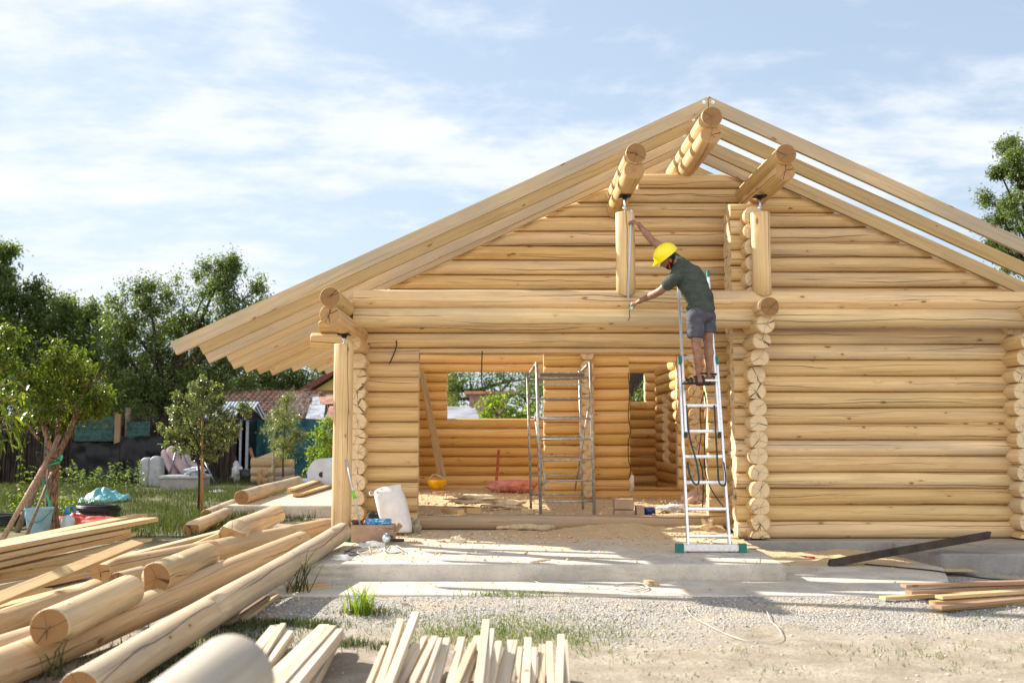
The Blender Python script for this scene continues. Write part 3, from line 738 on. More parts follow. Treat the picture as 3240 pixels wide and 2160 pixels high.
# ------------------------------------------------------------------ scaffold tower inside the doorway
scf = thing('scaffold_tower', 'narrow grey steel scaffold tower standing on the shavings inside the doorway', 'scaffold', (0.92, 14.3, 0.35))
YA, YB = 13.95, 14.95; fr = {'a': (YA, 0.60, 1.34, 2.46), 'b': (YB, 0.50, 1.27, 2.40)}
for key, (Y, xa, xb, zt) in fr.items():
    for x, lean in ((xa, -0.05), (xb, -0.04)):
        mb = MB(); tube(mb, [(x, Y, 0.33), (x + lean, Y, zt)], 0.022 if key == 'a' else 0.018, 10)
        mb.build('post', STEEL, scf)
    for i in range(7):
        z = 0.52 + 0.285 * i if key == 'a' else 0.56 + 0.285 * i
        mb = MB(); f = (z - 0.33) / 2.1; tube(mb, [(xa - .05 * f, Y, z), (xb - .04 * f, Y, z + 0.01)], 0.014, 8); mb.build('rung', STEEL, scf)
for x in (0.53, 1.27):
    mb = MB(); tube(mb, [(x + .02, YA, 2.43), (x - 0.05, YB, 2.36)], 0.022, 8); mb.build('top_tube', STEEL, scf)
mb = MB(); tube(mb, [(1.27, YA, 1.78), (1.15, YB, 0.62)], 0.014, 8); mb.build('brace', STEEL, scf)
mb = MB(); tube(mb, [(0.56, YB, 1.72), (0.68, YA, 0.68)], 0.014, 8); mb.build('brace', STEEL, scf)
mb = MB()
for i in range(3): bar(mb, (0.60, YA + 0.12 + 0.26 * i, 2.28), (1.22, YA + 0.12 + 0.26 * i, 2.28), 0.24, 0.045)
mb.build('platform', OLDB, scf)
mb = MB(); bar(mb, (0.585, YA + .02, 2.27), (1.235, YA + .02, 2.27), 0.03, 0.10); bar(mb, (0.585, YA + .02, 2.15), (1.235, YA + .02, 2.15), 0.02, 0.03); mb.build('toe_board', STEEL, scf)

# ------------------------------------------------------------------ worker
def r2(x, y, Y): return aty(1900 + x / 2.658, 660 + y / 2.658, Y)
def cap(mb, a, b, ra, rb, n=14, fl=1.0):
    """tapered limb with rounded ends"""
    a = Vector(a); b = Vector(b); d = (b - a); L = d.length; d.normalize(); pts = []; rr = []
    for t in (-1, -.85, -.5, 0): pts.append(a + d * (t * ra)); rr.append(max(1e-3, ra * math.sqrt(max(0, 1 - t * t))))
    for t in (.25, .5, .75): pts.append(a.lerp(b, t)); rr.append(ra + (rb - ra) * t)
    for t in (0, .5, .85, 1): pts.append(b + d * (t * rb)); rr.append(max(1e-3, rb * math.sqrt(max(0, 1 - t * t))))
    tube(mb, pts, rr, n, flat=fl)
def remesh(o, v, it=6, fac=0.5):
    m = o.modifiers.new('remesh', 'REMESH'); m.mode = 'VOXEL'; m.voxel_size = v; m.use_smooth_shade = True
    s = o.modifiers.new('smooth', 'SMOOTH'); s.iterations = it; s.factor = fac; return o
feetY = 11.40
per = thing('person', 'man in green t-shirt, grey shorts and yellow helmet on the ladder, measuring a post', 'person', (2.40, 11.40, 2.00))
SKIN = plain('skin', (0.27, 0.138, 0.088), 0.55, 0, 0.18, 14)
hipL, hipR = r2(800, 905, 11.32), r2(892, 905, 11.46)
kneL, kneR = r2(806, 1160, 11.30), r2(905, 1130, 11.44)
ankL, ankR = r2(832, 1425, 11.36), r2(914, 1408, 11.46)
pel = (hipL + hipR) / 2 + Vector((0.01, 0, 0.05)); waist = r2(842, 770, 11.42); chest = r2(752, 590, 11.45); shc = r2(668, 480, 11.50)
shN, shF = r2(640, 575, 11.32), r2(640, 440, 11.72)
elN, wrN = r2(500, 695, 11.55), r2(318, 785, 11.92)
elF, wrF = r2(428, 262, 11.90), r2(318, 128, 12.02)
hdC = r2(566, 420, 11.44)
mb = MB()
cap(mb, hipL, kneL, 0.082, 0.055); cap(mb, hipR, kneR, 0.082, 0.055)
for kn, an in ((kneL, ankL), (kneR, ankR)):
    cf = kn.lerp(an, 0.30) + Vector((0.004, -0.022, 0)); cap(mb, kn, cf, 0.052, 0.056); cap(mb, cf, kn.lerp(an, 0.7), 0.056, 0.038); cap(mb, kn.lerp(an, 0.65), an, 0.040, 0.033)
cap(mb, pel, waist, 0.125, 0.12, 16); cap(mb, waist, chest, 0.12, 0.14, 16); cap(mb, chest, shc, 0.13, 0.085, 16)
cap(mb, shN, shc, 0.06, 0.07); cap(mb, shF, shc, 0.06, 0.07)
neck = hdC + (shc - hdC) * 0.50
cap(mb, shc, neck, 0.062, 0.055); cap(mb, neck, hdC, 0.055, 0.06)
cap(mb, shN, elN, 0.058, 0.046); cap(mb, elN, elN.lerp(wrN, .35), 0.046, 0.047); cap(mb, elN.lerp(wrN, .3), wrN, 0.047, 0.027)
cap(mb, shF, elF, 0.056, 0.045); cap(mb, elF, elF.lerp(wrF, .35), 0.045, 0.046); cap(mb, elF.lerp(wrF, .3), wrF, 0.046, 0.026)
# head: looks down and to the left
hz = Vector((-0.74, 0.16, -0.52)).normalized()      # face direction
hup = Vector((-0.46, -0.34, 0.82)).normalized(); hup = (hup - hz * hup.dot(hz)).normalized(); hs = hz.cross(hup).normalized()
def hp(x, y, z): return hdC + hs * x + hup * y + hz * z     # side, up, forward
def hblob(c, r, nu=16, nv=10, jit=0): 
    c = Vector(c)
    blob(mb, hdC, r, nu, nv, fn=lambda p, d: (hs * (p.x + c.x) + hup * (p.z + c.y) + hz * (p.y + c.z)))
hblob((0, 0.01, 0), (0.074, 0.095, 0.105)); hblob((0, -0.055, 0.028), (0.055, 0.062, 0.055)); hblob((0, -0.01, 0.05), (0.058, 0.045, 0.07))
cap(mb, hp(0, 0.005, 0.088), hp(0, -0.028, 0.112), 0.009, 0.014, 8)           # nose
cap(mb, hp(-0.018, -0.058, 0.088), hp(0.018, -0.058, 0.088), 0.007, 0.007, 8)  # lips
cap(mb, hp(-0.04, 0.018, 0.083), hp(0.04, 0.018, 0.083), 0.010, 0.010, 8)      # brow
for sx in (-1, 1): hblob((0.078 * sx, -0.01, -0.005), (0.012, 0.02, 0.032), 8, 6)
# hands
def hand(w, d, palm_n, spread, curls, thumb, s=1.0):
    """w wrist, d direction of the palm, palm_n toward the object"""
    d = d.normalized(); pn = (palm_n - d * palm_n.dot(d)).normalized(); sd_ = d.cross(pn).normalized()
    for i in range(4):
        o = (i - 1.5) * 0.019; cap(mb, w + sd_ * o * 0.6 + d * 0.008, w + sd_ * o + d * 0.078 * s, 0.0135, 0.0125, 8)
    lens = [0.062, 0.072, 0.068, 0.052]
    for i in range(4):
        o = (i - 1.5) * 0.019; q = w + sd_ * o + d * 0.083 * s; ang = 0.25; dirr = (d + sd_ * spread * (i - 1.5)).normalized(); L = lens[i]
        for j, fr_ in enumerate((0.45, 0.32, 0.23)):
            ang += curls[i] * (0.6 if j == 0 else 0.8); q2 = q + (dirr * math.cos(ang) + pn * math.sin(ang)) * L * fr_ * 1.15
            cap(mb, q, q2, 0.0092 - 0.0012 * j, 0.0086 - 0.0014 * j, 8); q = q2
    t0 = w + sd_ * thumb * 0.024 + d * 0.024; t1 = t0 + (sd_ * thumb * 0.6 + d * 0.6 + pn * 0.45).normalized() * 0.042; t2 = t1 + (sd_ * thumb * 0.15 + d * 0.8 + pn * 0.55).normalized() * 0.03
    cap(mb, t0, t1, 0.0135, 0.0105, 8); cap(mb, t1, t2, 0.0105, 0.008, 8)
hand(wrN, r2(250, 800, 11.97) - wrN, Vector((0, 0.7, -0.7)), 0.06, (0.5, 0.35, 0.45, 0.6), 1)
hand(wrF, r2(268, 108, 12.03) - wrF, Vector((-0.2, 0.6, -0.75)), 0.04, (0.6, 0.7, 0.8, 0.9), -1)
# feet
for an, t in ((ankL, r2(725, 1468, 11.34)), (ankR, r2(900, 1468, 11.44))):
    pass
def foot(an, toe):
    heel = Vector((an.x + 0.035, an.y - 0.015, 2.045)); toe.z = 2.035
    cap(mb, an, heel, 0.034, 0.032, 12); cap(mb, heel, heel.lerp(toe, .6), 0.032, 0.036, 12); cap(mb, an, heel.lerp(toe, .55), 0.032, 0.028, 12)
    dd = (toe - heel).normalized(); ss = dd.cross(Vector((0, 0, 1))).normalized()
    for i in range(5):
        o = (i - 2) * 0.015; p = heel.lerp(toe, .55) + ss * o; cap(mb, p, toe + ss * o - dd * (0.012 * abs(i - 1)) - Vector((0, 0, .004)), 0.013, 0.010 if i else 0.013, 8)
    return heel, toe
fL = foot(ankL, ankL + Vector((-0.185, -0.03, 0))); fR = foot(ankR, ankR + Vector((-0.10, 0.165, 0)))
body = mb.build('body', SKIN, per); remesh(body, 0.0065, 3, 0.4)
body.name = 'body'
def cloth(name, col, fn, vox, label=None, wr=0.006, rough=0.85, fr=9):
    global mb
    mb = MB(); fn(); m, t, p = mat(name + '_cloth'); n = N(t); co = n.coord()
    f = n.noise(n.mapping(co, (1, 1, 1.8)), fr, 4, 0.55, 0.6); fine = n.noise(co, 160, 2)
    n.put(p.inputs['Base Color'], n.mix(n.map(f, .3, .7), tuple(c * .82 for c in col), tuple(c * 1.15 for c in col)))
    p.inputs['Roughness'].default_value = rough; p.inputs['Specular IOR Level'].default_value = 0.15
    n.put(p.inputs['Normal'], n.bump(n.m('ADD', f, n.m('MULTIPLY', fine, 0.1)), 0.8, 0.03))
    o = mb.build(name, m, per); remesh(o, vox, 4, 0.5)
    tx = bpy.data.textures.new(name + '_folds', 'CLOUDS'); tx.noise_scale = 0.085; tx.noise_depth = 2
    d = o.modifiers.new('folds', 'DISPLACE'); d.texture = tx; d.strength = wr * 4; d.mid_level = 0.5; d.texture_coords = 'LOCAL'
    return o
def shirt():
    cap(mb, pel + Vector((0.0, 0, 0.03)), waist, 0.152, 0.15, 20); cap(mb, waist, chest, 0.155, 0.175, 20); cap(mb, chest, shc, 0.168, 0.105, 20)
    cap(mb, shN, shc, 0.078, 0.085); cap(mb, shF, shc, 0.078, 0.085)
    cap(mb, shN, shN.lerp(elN, 0.52), 0.078, 0.074); cap(mb, shF, shF.lerp(elF, 0.48), 0.075, 0.068)
    cap(mb, waist + Vector((-.02, -.01, -.03)), r2(745, 838, 11.38), 0.12, 0.04)
cloth('shirt', (0.058, 0.070, 0.058), shirt, 0.011, wr=0.006)
def shorts():
    cap(mb, pel, pel + Vector((0, 0, 0.06)), 0.145, 0.13, 20)
    for h, k_, hem in ((hipL, kneL, r2(800, 1080, 11.31)), (hipR, kneR, r2(905, 1040, 11.45))):
        cap(mb, h, h.lerp(hem, 0.5), 0.108, 0.098, 18)
        tube(mb, [h, h.lerp(hem, .5), h.lerp(hem, .97), hem + (hem - h).normalized() * .01], [0.10, 0.100, 0.097, 0.092], 18)
cloth('shorts', (0.085, 0.085, 0.105), shorts, 0.010, wr=0.004)
mb = MB(); hblob((0, -0.068, 0.030), (0.062, 0.056, 0.062), 16, 10); hblob((0.03, -0.03, 0.0), (0.052, 0.05, 0.05), 12, 8); hblob((-0.03, -0.03, 0.0), (0.052, 0.05, 0.05), 12, 8)
hblob((0, 0.02, -0.03), (0.082, 0.075, 0.086), 16, 10); cap(mb, hp(-0.025, -0.045, 0.094), hp(0.025, -0.045, 0.094), 0.007, 0.007, 8)
hair = mb.build('hair', plain('dark_hair', (0.012, 0.009, 0.008), 0.7, 0, 0.4, 60, bump=0.8), per); remesh(hair, 0.006, 2, 0.4)
YEL = plain('yellow_shell', (0.86, 0.72, 0.0), 0.28, 0, 0.03, 5, spec=0.6)
mb = MB(); nu, nv = 36, 14
def helm(th, ph, k=1.0):
    x = 0.120 * math.cos(th) * math.cos(ph) * k; z = (0.150 if math.sin(th) > 0 else 0.146) * math.sin(th) * math.cos(ph) * k; y = 0.130 * math.sin(ph)
    return hp(x, y + 0.055, z - 0.008)
rows = []
for j in range(nv):
    ph = (math.pi / 2) * (1 - j / (nv - 1)); st = len(mb.v); rows.append(st)
    for i in range(nu):
        th = 2 * math.pi * i / nu; rid = 1 + 0.035 * max(0, 1 - abs(math.cos(th) * math.cos(ph)) / 0.16) * (0.4 + 0.6 * math.sin(ph))
        mb.v.append(helm(th, max(ph, 0.001), rid))
st = len(mb.v); rows.append(st)
for i in range(nu):
    th = 2 * math.pi * i / nu; b = max(0, math.sin(th)); mb.v.append(hp(0.127 * math.cos(th) * (1 + .04 * b), 0.050 - 0.018 * b, (0.155 + 0.045 * b ** 2) * math.sin(th) - 0.008))
st = len(mb.v); rows.append(st)
for i in range(nu):
    th = 2 * math.pi * i / nu; b = max(0, math.sin(th)); mb.v.append(hp(0.120 * math.cos(th), 0.044 - 0.018 * b, (0.147 + 0.042 * b ** 2) * math.sin(th) - 0.008))
for a, b in zip(rows, rows[1:]):
    for i in range(nu):
        i2 = (i + 1) % nu; mb.face((a + i, a + i2, b + i2, b + i), None, 0, 0.5, True)
hat = mb.build('hard_hat', YEL, per); hat['label'] = 'bright yellow hard hat'
mb = MB()
for i in range(5): tube(mb, [hp(-0.030 + 0.015 * i, 0.183 - 0.002 * abs(i - 2), -0.03), hp(-0.030 + 0.015 * i, 0.182 - 0.002 * abs(i - 2), -0.01)], 0.0035, 6)
v = mb.build('vent', plain('vent_shade', (0.5, 0.42, 0.0), 0.5)); v.parent = hat
mb = MB()
for sx in (-1, 1):
    tube(mb, smooth_path([hp(0.102 * sx, 0.05, 0.02), hp(0.088 * sx, -0.03, 0.03), hp(0.06 * sx, -0.095, 0.045), hp(0, -0.128, 0.05)], 5), 0.006, 8, flat=0.4)
mb.build('chin_strap', plain('red_strap', (0.62, 0.045, 0.02), 0.6), per)
mb = MB()
for (he, to) in (fL, fR):
    d = (to - he).normalized(); s_ = d.cross(Vector((0, 0, 1))).normalized(); a = he - d * .045; b_ = to + d * .025
    zz = Vector((0, 0, 2.012)); n_ = 12; st = len(mb.v)
    for lev in (2.006, 2.024):
        for i in range(n_):
            th = 2 * math.pi * i / n_; c_ = (a + b_) / 2; L = (b_ - a).length / 2
            p = c_ + d * (L * math.cos(th)) + s_ * ((0.043 + 0.008 * math.cos(th)) * math.sin(th)); p.z = lev; mb.v.append(p)
    for i in range(n_):
        i2 = (i + 1) % n_; mb.face((st + i, st + i2, st + n_ + i2, st + n_ + i), None)
    mb.face(tuple(st + n_ + i for i in range(n_)), None); mb.face(tuple(st + n_ - 1 - i for i in range(n_)), None)
    for f, h_ in ((0.0, .06), (0.38, .062), (0.62, .045), (0.8, .034)):
        m_ = he.lerp(to, f); tube(mb, smooth_path([m_ + s_ * .046 + Vector((0, 0, -.02)), m_ + s_ * .036 + Vector((0, 0, h_ * .55)), m_ + Vector((0, 0, h_)), m_ - s_ * .036 + Vector((0, 0, h_ * .55)), m_ - s_ * .046 + Vector((0, 0, -.02))], 4), 0.014, 8, flat=0.4)
    tube(mb, smooth_path([he - d * .02 + s_ * .035 + Vector((0, 0, .09)), he - d * .045 + Vector((0, 0, .075)), he - d * .02 - s_ * .035 + Vector((0, 0, .09)), he + d * .06 + Vector((0, 0, .08)), he - d * .02 + s_ * .035 + Vector((0, 0, .09))], 4), 0.012, 8, flat=0.5)
mb.build('sandals', plain('black_rubber', (0.018, 0.018, 0.02), 0.7), per)
tp = thing('tape_measure', 'silver tape measure blade stretched down the upper post between the worker\'s hands', 'tape measure', (1.66, 12.02, 3.05))
mb = MB(); tube(mb, [r2(265, 10, 12.06), r2(256, 100, 12.05), r2(243, 460, 12.03), r2(234, 765, 12.0)], 0.012, 8, flat=0.25)
def blade():
    m, t, p = mat('tape_blade'); n = N(t); uv = n.coord('UV'); sp = n.new('ShaderNodeSeparateXYZ'); n.put(sp.inputs[0], uv)
    k = n.m('GREATER_THAN', n.m('SINE', n.m('MULTIPLY', sp.outputs[0], 420.0)), 0.5)
    n.put(p.inputs['Base Color'], n.mix(n.m('MULTIPLY', k, 0.6), (0.55, 0.60, 0.72), (0.08, 0.09, 0.13))); p.inputs['Roughness'].default_value = 0.4; return m
mb.build('blade', blade(), tp)
mb = MB(); blob(mb, r2(268, 832, 11.96), (0.034, 0.02, 0.03), 14, 8, sq=0.7); mb.build('case', plain('green_white_case', (0.45, 0.62, 0.45), 0.4, 0, 0.5, 30), tp)
mb = MB(); tube(mb, smooth_path([r2(246, 850, 11.97), r2(243, 880, 11.97), r2(246, 910, 11.98), r2(233, 942, 11.98)], 4), 0.005, 6); mb.build('cord', BLACKP, tp)

# ------------------------------------------------------------------ logs lying in the yard
def notch(t0, Rn, d0, side=1, ang=0.0):
    def f(t, th, q, L):
        s = math.sin(th - ang) * side
        if s <= 0.12: return q
        y = q * s; w = Rn ** 2 - (t - t0) ** 2
        if w > 0:
            lim = d0 - math.sqrt(w)
            if y > lim: return max(0.02, lim / s)
        return q
    return f
def both(*fs):
    def g(t, th, q, L):
        for f in fs: q = f(t, th, q, L)
        return q
    return g
def yard_log(label, p0, p1, r, r1=None, mod=None, m=None, cap=None, seg=0.3, n=26, **k):
    mb = MB(); log(mb, p0, p1, r, r1, n=n, mod=mod, seg=seg, capm=(1, 1), **k)
    o = mb.build('log', [m or WPILE, cap or ENDM], None, loc=p0); tag(o, label, 'log', 'peeled logs lying in the yard'); return o
def D_(x, y, z): return atz(x * 1.37755, y * 1.37755, z)
def ext(a, b, k): return a + (b - a) * k
p0, p1 = atz(250, 2190, 0.13), atz(1083, 1683, 0.33)
yard_log('longest front log, its far end propped on the slab corner beside the post', p0, p1, 0.112, 0.108, both(notch(1.95, 0.11, 0.175, 1, R(-50)), notch((p1 - p0).length - 0.55, 0.10, 0.165, 1, R(-40))), seg=0.06, cap=ENDD)
p0, p1 = atz(0, 2118, 0.12), atz(955, 1712, 0.30)
yard_log('second long log from the front, lying just behind the longest one', ext(p0, p1, -0.25), p1, 0.115, 0.112)
p0, p1 = atz(157, 1985, 0.335), atz(408, 1870, 0.335)
yard_log('short thick log with brown sawn end lying on top of the two long logs', p0, p1, 0.112, 0.112, both(notch(0.05, 0.1, 0.17, -1, R(20)), notch(0.75, 0.07, 0.165, 1, R(60))), seg=0.04, cap=ENDD)
p0, p1 = atz(488, 1832, 0.36), atz(655, 1758, 0.36)
yard_log('short notched log with a bite out of its brown end, behind the thick one', p0, p1, 0.118, 0.118, both(notch(0.52, 0.085, 0.17, 1, R(15)), notch(0.0, 0.07, 0.145, 1, R(95))), seg=0.035, cap=ENDD)
p0, p1 = atz(318, 1812, 0.20), atz(1035, 1668, 0.28)
L_ = (p1 - p0).length
yard_log('long knotty log with a hollowed pale end, running toward the corner post', p0, p1, 0.112, 0.115, both(notch(0.0, 0.16, 0.235, 1), notch(1.7, 0.12, 0.19, 1, R(-30)), notch(L_ - 0.8, 0.12, 0.19, 1, R(-60))), seg=0.07, cap=ENDM)
p0, p1 = atz(-60, 2000, 0.12), atz(300, 1868, 0.12)
yard_log('log half hidden behind the short thick log at the left frame edge', ext(p0, p1, -0.3), p1, 0.10, 0.10, notch((p1 - p0).length * 1.3 - 0.3, 0.06, 0.13, 1))
p0, p1 = atz(-60, 2082, 0.10), atz(180, 2000, 0.10)
yard_log('lowest log poking out under the short thick log at the left', ext(p0, p1, -0.3), p1, 0.095, 0.095)
p0, p1 = atz(372, 1843, 0.20), atz(448, 1822, 0.20)
yard_log('small log offcut wedged between the notched log and the hollowed one', p0, p1, 0.085, 0.085, cap=ENDD)
p0, p1 = atz(735, 1690, 0.36), atz(870, 1632, 0.36)
yard_log('split half log with a hollow edge on top of the boards', p0, p1, 0.15, 0.14, both(notch(0.0, 0.15, 0.20, 1, R(-20))), zmin=0.30, seg=0.08)
p0, p1 = atz(764, 1573, 0.31), atz(943, 1522, 0.31)
yard_log('thick log lying on the garden slab behind the pile', p0, p1, 0.135, 0.13, notch(1.4, 0.08, 0.16, 1, R(-70)), cap=ENDD, seg=0.1)
p0, p1 = atz(652, 1630, 0.09), atz(738, 1594, 0.09)
yard_log('thin log beside the garden slab next to the young tree', p0, p1, 0.10, 0.10, cap=ENDD)
p0, p1 = atz(604, 1673, 0.10), atz(715, 1625, 0.10)
yard_log('notched log in the grass in front of the garden slab', p0, p1, 0.115, 0.105, notch(0.0, 0.08, 0.14, 1), cap=ENDD, seg=0.08)
# pale log right in front of the lens
WHITE = wood('pale_debarked', (0.55, 0.50, 0.43), (0.40, 0.345, 0.27), grey=0.7, crack=1.0)
mb = MB(); pf = aty(738, 2142, 2.95); pn = aty(250, 2560, 2.2)
log(mb, pn, pf, 0.125, 0.125, n=40, seg=0.2); o = mb.build('log', [WHITE, ENDP], None, loc=pn)
tag(o, 'very close blurred pale log at the bottom edge of the picture', 'log')
# ------------------------------------------------------------------ sawn boards
def board(label, a, b, w, h, m=None, up=(0, 0, 1), cat='board', group='sawn boards stacked left of the logs', name='board', bow=0.0):
    mb = MB(); bar(mb, a, b, w, h, up=up, seg=8, bow=bow); o = mb.build(name, [m or BOARD, m or BOARD], None, loc=a); tag(o, label, cat, group); return o
def q5(x, y, z): return atz(x / 2.8, 1600 + y / 2.8, z)
bl = [((0, 372), (1336, 118), 0.40, 0.20, 0.05, 'topmost wide plank at the back of the board stack'),
      ((0, 345), (1245, 84), 0.375, 0.2, 0.045, 'plank directly behind the topmost wide plank'),
      ((0, 452), (1112, 222), 0.33, 0.12, 0.05, 'plank under the topmost one, with a straight dark gap above it'),
      ((0, 492), (1110, 262), 0.28, 0.13, 0.05, 'thick board with a dark crack along its edge, third from the back'),
      ((200, 470), (1172, 248), 0.27, 0.1, 0.045, 'board whose short end shows beyond the cracked thick board'),
      ((0, 560), (1286, 298), 0.20, 0.18, 0.03, 'thin wide board lying flat in the middle of the stack'),
      ((0, 590), (905, 440), 0.17, 0.14, 0.03, 'flat board whose pale top catches the sun, middle of the stack'),
      ((0, 625), (880, 500), 0.14, 0.12, 0.04, 'board just below the sunlit flat one'),
      ((0, 665), (640, 560), 0.11, 0.10, 0.04, 'board passing under the diagonal plank, upper one'),
      ((0, 735), (800, 560), 0.09, 0.09, 0.04, 'board passing under the diagonal plank, middle one'),
      ((0, 760), (790, 605), 0.07, 0.09, 0.04, 'board passing under the diagonal plank, lower one'),
      ((0, 905), (960, 655), 0.05, 0.12, 0.05, 'lowest board of the stack, beside the half hidden log'),
      ((0, 850), (420, 740), 0.04, 0.10, 0.03, 'short ground board near the lower end of the diagonal plank')]
for (a, b, z, w, h, lb) in bl:
    pa, pb = q5(a[0], a[1], z - h / 2), q5(b[0], b[1], z - h / 2)
    board(lb, ext(pa, pb, -0.35), pb, w, h, bow=rnd.uniform(-.01, .01))
a, b = q5(0, 815, 0.30), q5(1215, 325, 0.42); board('narrow board lying diagonally across the top of the stack', ext(a, b, -0.15), b, 0.12, 0.03, up=(0.25, -0.35, 0.9))
def q2(x, y, z): return atz(x / 1.8236, 1300 + y / 1.8236, z)
board('long board running toward the split half log', q2(640, 860, 0.26), q2(1300, 690, 0.28), 0.10, 0.035)
board('long board just in front of the one running to the half log', q2(600, 895, 0.22), q2(1240, 735, 0.24), 0.10, 0.035)
board('pale board leaning up beside the split half log', q2(1060, 795, 0.22), q2(1262, 712, 0.36), 0.09, 0.035)
board('board peeping out between the long logs behind the notched one', q2(1190, 940, 0.16), q2(1700, 760, 0.18), 0.10, 0.04)
board('short sawn plank under the front log, near its notch', q2(1400, 1205, 0.03), q2(1590, 1060, 0.05), 0.07, 0.03, group='offcut planks')
board('dark plank under the front log beside the short sawn plank', q2(1290, 1220, 0.05), q2(1520, 1075, 0.08), 0.12, 0.03, OLDB, group='offcut planks')
def q7(x, y, z): return atz(700 + x / 1.96, 1600 + y / 1.96, z)
board('thin batten poking out from under the logs by the slab corner', q7(420, 508, 0.05), q7(655, 482, 0.06), 0.07, 0.025, group='offcut planks')
board('second thin batten by the slab corner, in front of the first', q7(440, 528, 0.03), q7(680, 500, 0.04), 0.06, 0.025, group='offcut planks')
# boards on the garden slab
for i, (a, b, z) in enumerate((((1320, 1520), (1861, 1345), 0.34), ((1330, 1560), (1861, 1400), 0.27), ((1400, 1590), (1861, 1460), 0.24))):
    pa, pb = atz(600 + a[0] / 4.127, 1180 + a[1] / 4.127, z), atz(600 + b[0] / 4.127, 1180 + b[1] / 4.127, z)
    board(('upper thick board on the garden slab behind the corner post', 'middle thick board on the garden slab behind the corner post', 'bottom board on the garden slab behind the corner post')[i], pa, pb, 0.16, 0.05, group='boards on the garden slab')
# small battens at the bottom edge
tips = [(1012, 885, 925, 30), (1115, 722, 990, 40), (1208, 674, 1045, 44), (1205, 872, 1105, 44), (1262, 830, 1130, 34), (1325, 826, 1190, 40), (1358, 838, 1262, 26), (1400, 838, 1330, 40), (1492, 832, 1425, 42),
        (1562, 870, 1465, 46), (1600, 825, 1500, 60), (1645, 722, 1600, 46), (1682, 780, 1640, 24), (1722, 858, 1672, 42), (1795, 850, 1722, 46), (1822, 850, 1770, 36), (1855, 893, 1835, 28), (1905, 835, 1890, 46), (1943, 895, 1935, 28), (1992, 876, 1985, 42), (2036, 858, 2045, 40), (2110, 815, 2098, 44), (2135, 850, 2145, 30)]
tl = ['lowest batten at the left end of the front row', 'leftmost tall batten, second tallest of the left pair', 'tallest batten of the left pair', 'batten leaning just right of the tall left pair', 'narrow batten behind the tall pair', 'long slanting batten crossing its neighbours', 'thin edge of a batten behind the slanting one', 'fourth bright batten right of the tall pair', 'batten with a sunlit left face left of the centre gap', 'broad batten below the tallest middle one', 'wide batten lying under the tallest middle one', 'tallest batten in the middle of the row', 'narrow batten clinging to the right of the tallest middle one', 'grey batten just right of the middle', 'double-width batten right of the grey one', 'batten with a split face in the right half', 'dull shaded batten in the right half', 'tall batten in the right half of the row', 'thin shaded batten behind the tall right one', 'fifth batten from the right end', 'fourth batten from the right end', 'tall batten at the right end of the row', 'outermost thin batten at the right end']
for i, (x, y, xb, w) in enumerate(tips):
    z = 0.16 + 0.09 * (930 - y) / 250 + rnd.uniform(-.02, .02); pt = q7(x, y, z + 0.02); pb = q7(xb + (xb - x) * 0.0, 1098, max(0.06, z - 0.07))
    o = board(tl[i], ext(pt, pb, 1.6), pt, w / 1.96 / 3150 * pt.y * 1.02, 0.045, BATTEN, cat='batten', group='pale battens at the bottom edge', name='batten')
for i, (x, y, xb, w, z) in enumerate(((640, 762, 300, 60, 0.13), (680, 770, 385, 56, 0.17), (722, 790, 470, 60, 0.16), (700, 830, 560, 50, 0.08))):
    pt, pb = q7(x, y, z), q7(xb, 1098, z - 0.02)
    board(['left board of the thick bundle beside the blurred log', 'top middle board of the thick bundle beside the blurred log', 'right board of the thick bundle beside the blurred log', 'lower board of the thick bundle beside the blurred log'][i], ext(pt, pb, 1.8), pt, 0.075, 0.065 if i < 3 else 0.06, BATTEN, cat='batten', group='bundle beside the blurred log', name='batten')
for i, (x, y, xb, yb, w, z) in enumerate(((320, 752, 240, 850, 30, 0.12), (350, 748, 262, 862, 30, 0.15), (385, 738, 300, 870, 26, 0.16), (412, 772, 330, 880, 26, 0.13), (430, 785, 340, 910, 26, 0.14), (436, 815, 335, 945, 30, 0.10))):
    pt, pb = q7(x, y, z), q7(xb, yb, z - 0.03)
    board(['first thin strip of the small bundle, counted from the left', 'second thin strip of the small bundle', 'tallest thin strip of the small bundle', 'fourth thin strip of the small bundle', 'fifth thin strip of the small bundle', 'lowest thin strip at the right of the small bundle'][i], ext(pt, pb, 1.6), pt, 0.038, 0.03, BATTEN, cat='batten', group='small bundle of strips', name='batten')
# boards at the right edge
BRB = wood('brown_board', (0.34, 0.20, 0.11), (0.25, 0.14, 0.07), grey=0.3, crack=0.2, rough=0.7)
def q8(x, y, z): return atz(1800 + x / 1.6333, 1600 + y / 1.6333, z)
for i, (a, b, z, m_, lb) in enumerate((((1728, 412), (2352, 392), 0.14, BRB, 'topmost brown board of the right-hand pile'), ((1755, 445), (2352, 412), 0.10, BRB, 'second brown board of the right-hand pile'),
        ((1620, 475), (2352, 440), 0.05, BOARD, 'long pale board sticking out furthest left of the right-hand pile'), ((1912, 470), (2352, 440), 0.10, BOARD, 'pale board lying on the long pale one in the right-hand pile'),
        ((1880, 500), (2352, 470), 0.06, BOARD, 'pale board near the bottom of the right-hand pile'), ((1900, 530), (2352, 495), 0.03, BOARD, 'lowest greyish board of the right-hand pile'), ((1905, 522), (2352, 480), 0.06, BRB, 'brown-edged board just above the lowest in the right-hand pile'))):
    pa, pb = q8(*a, z), q8(*b, z); board(lb, pa, ext(pa, pb, 1.7), 0.085, 0.027, m_, group='boards piled at the right edge')
a, b = q8(1345, 296, 0.06), q8(2170, 150, 0.36)
mb = MB(); bar(mb, a, b, 0.08, 0.072, skew=0.5); o = mb.build('steel_bar', [plain('dark_brown_steel', (0.045, 0.032, 0.025), 0.7, 0.1, 0.3)], None, loc=a)
tag(o, 'dark brown beam leaning across the concrete block at the right', 'beam')
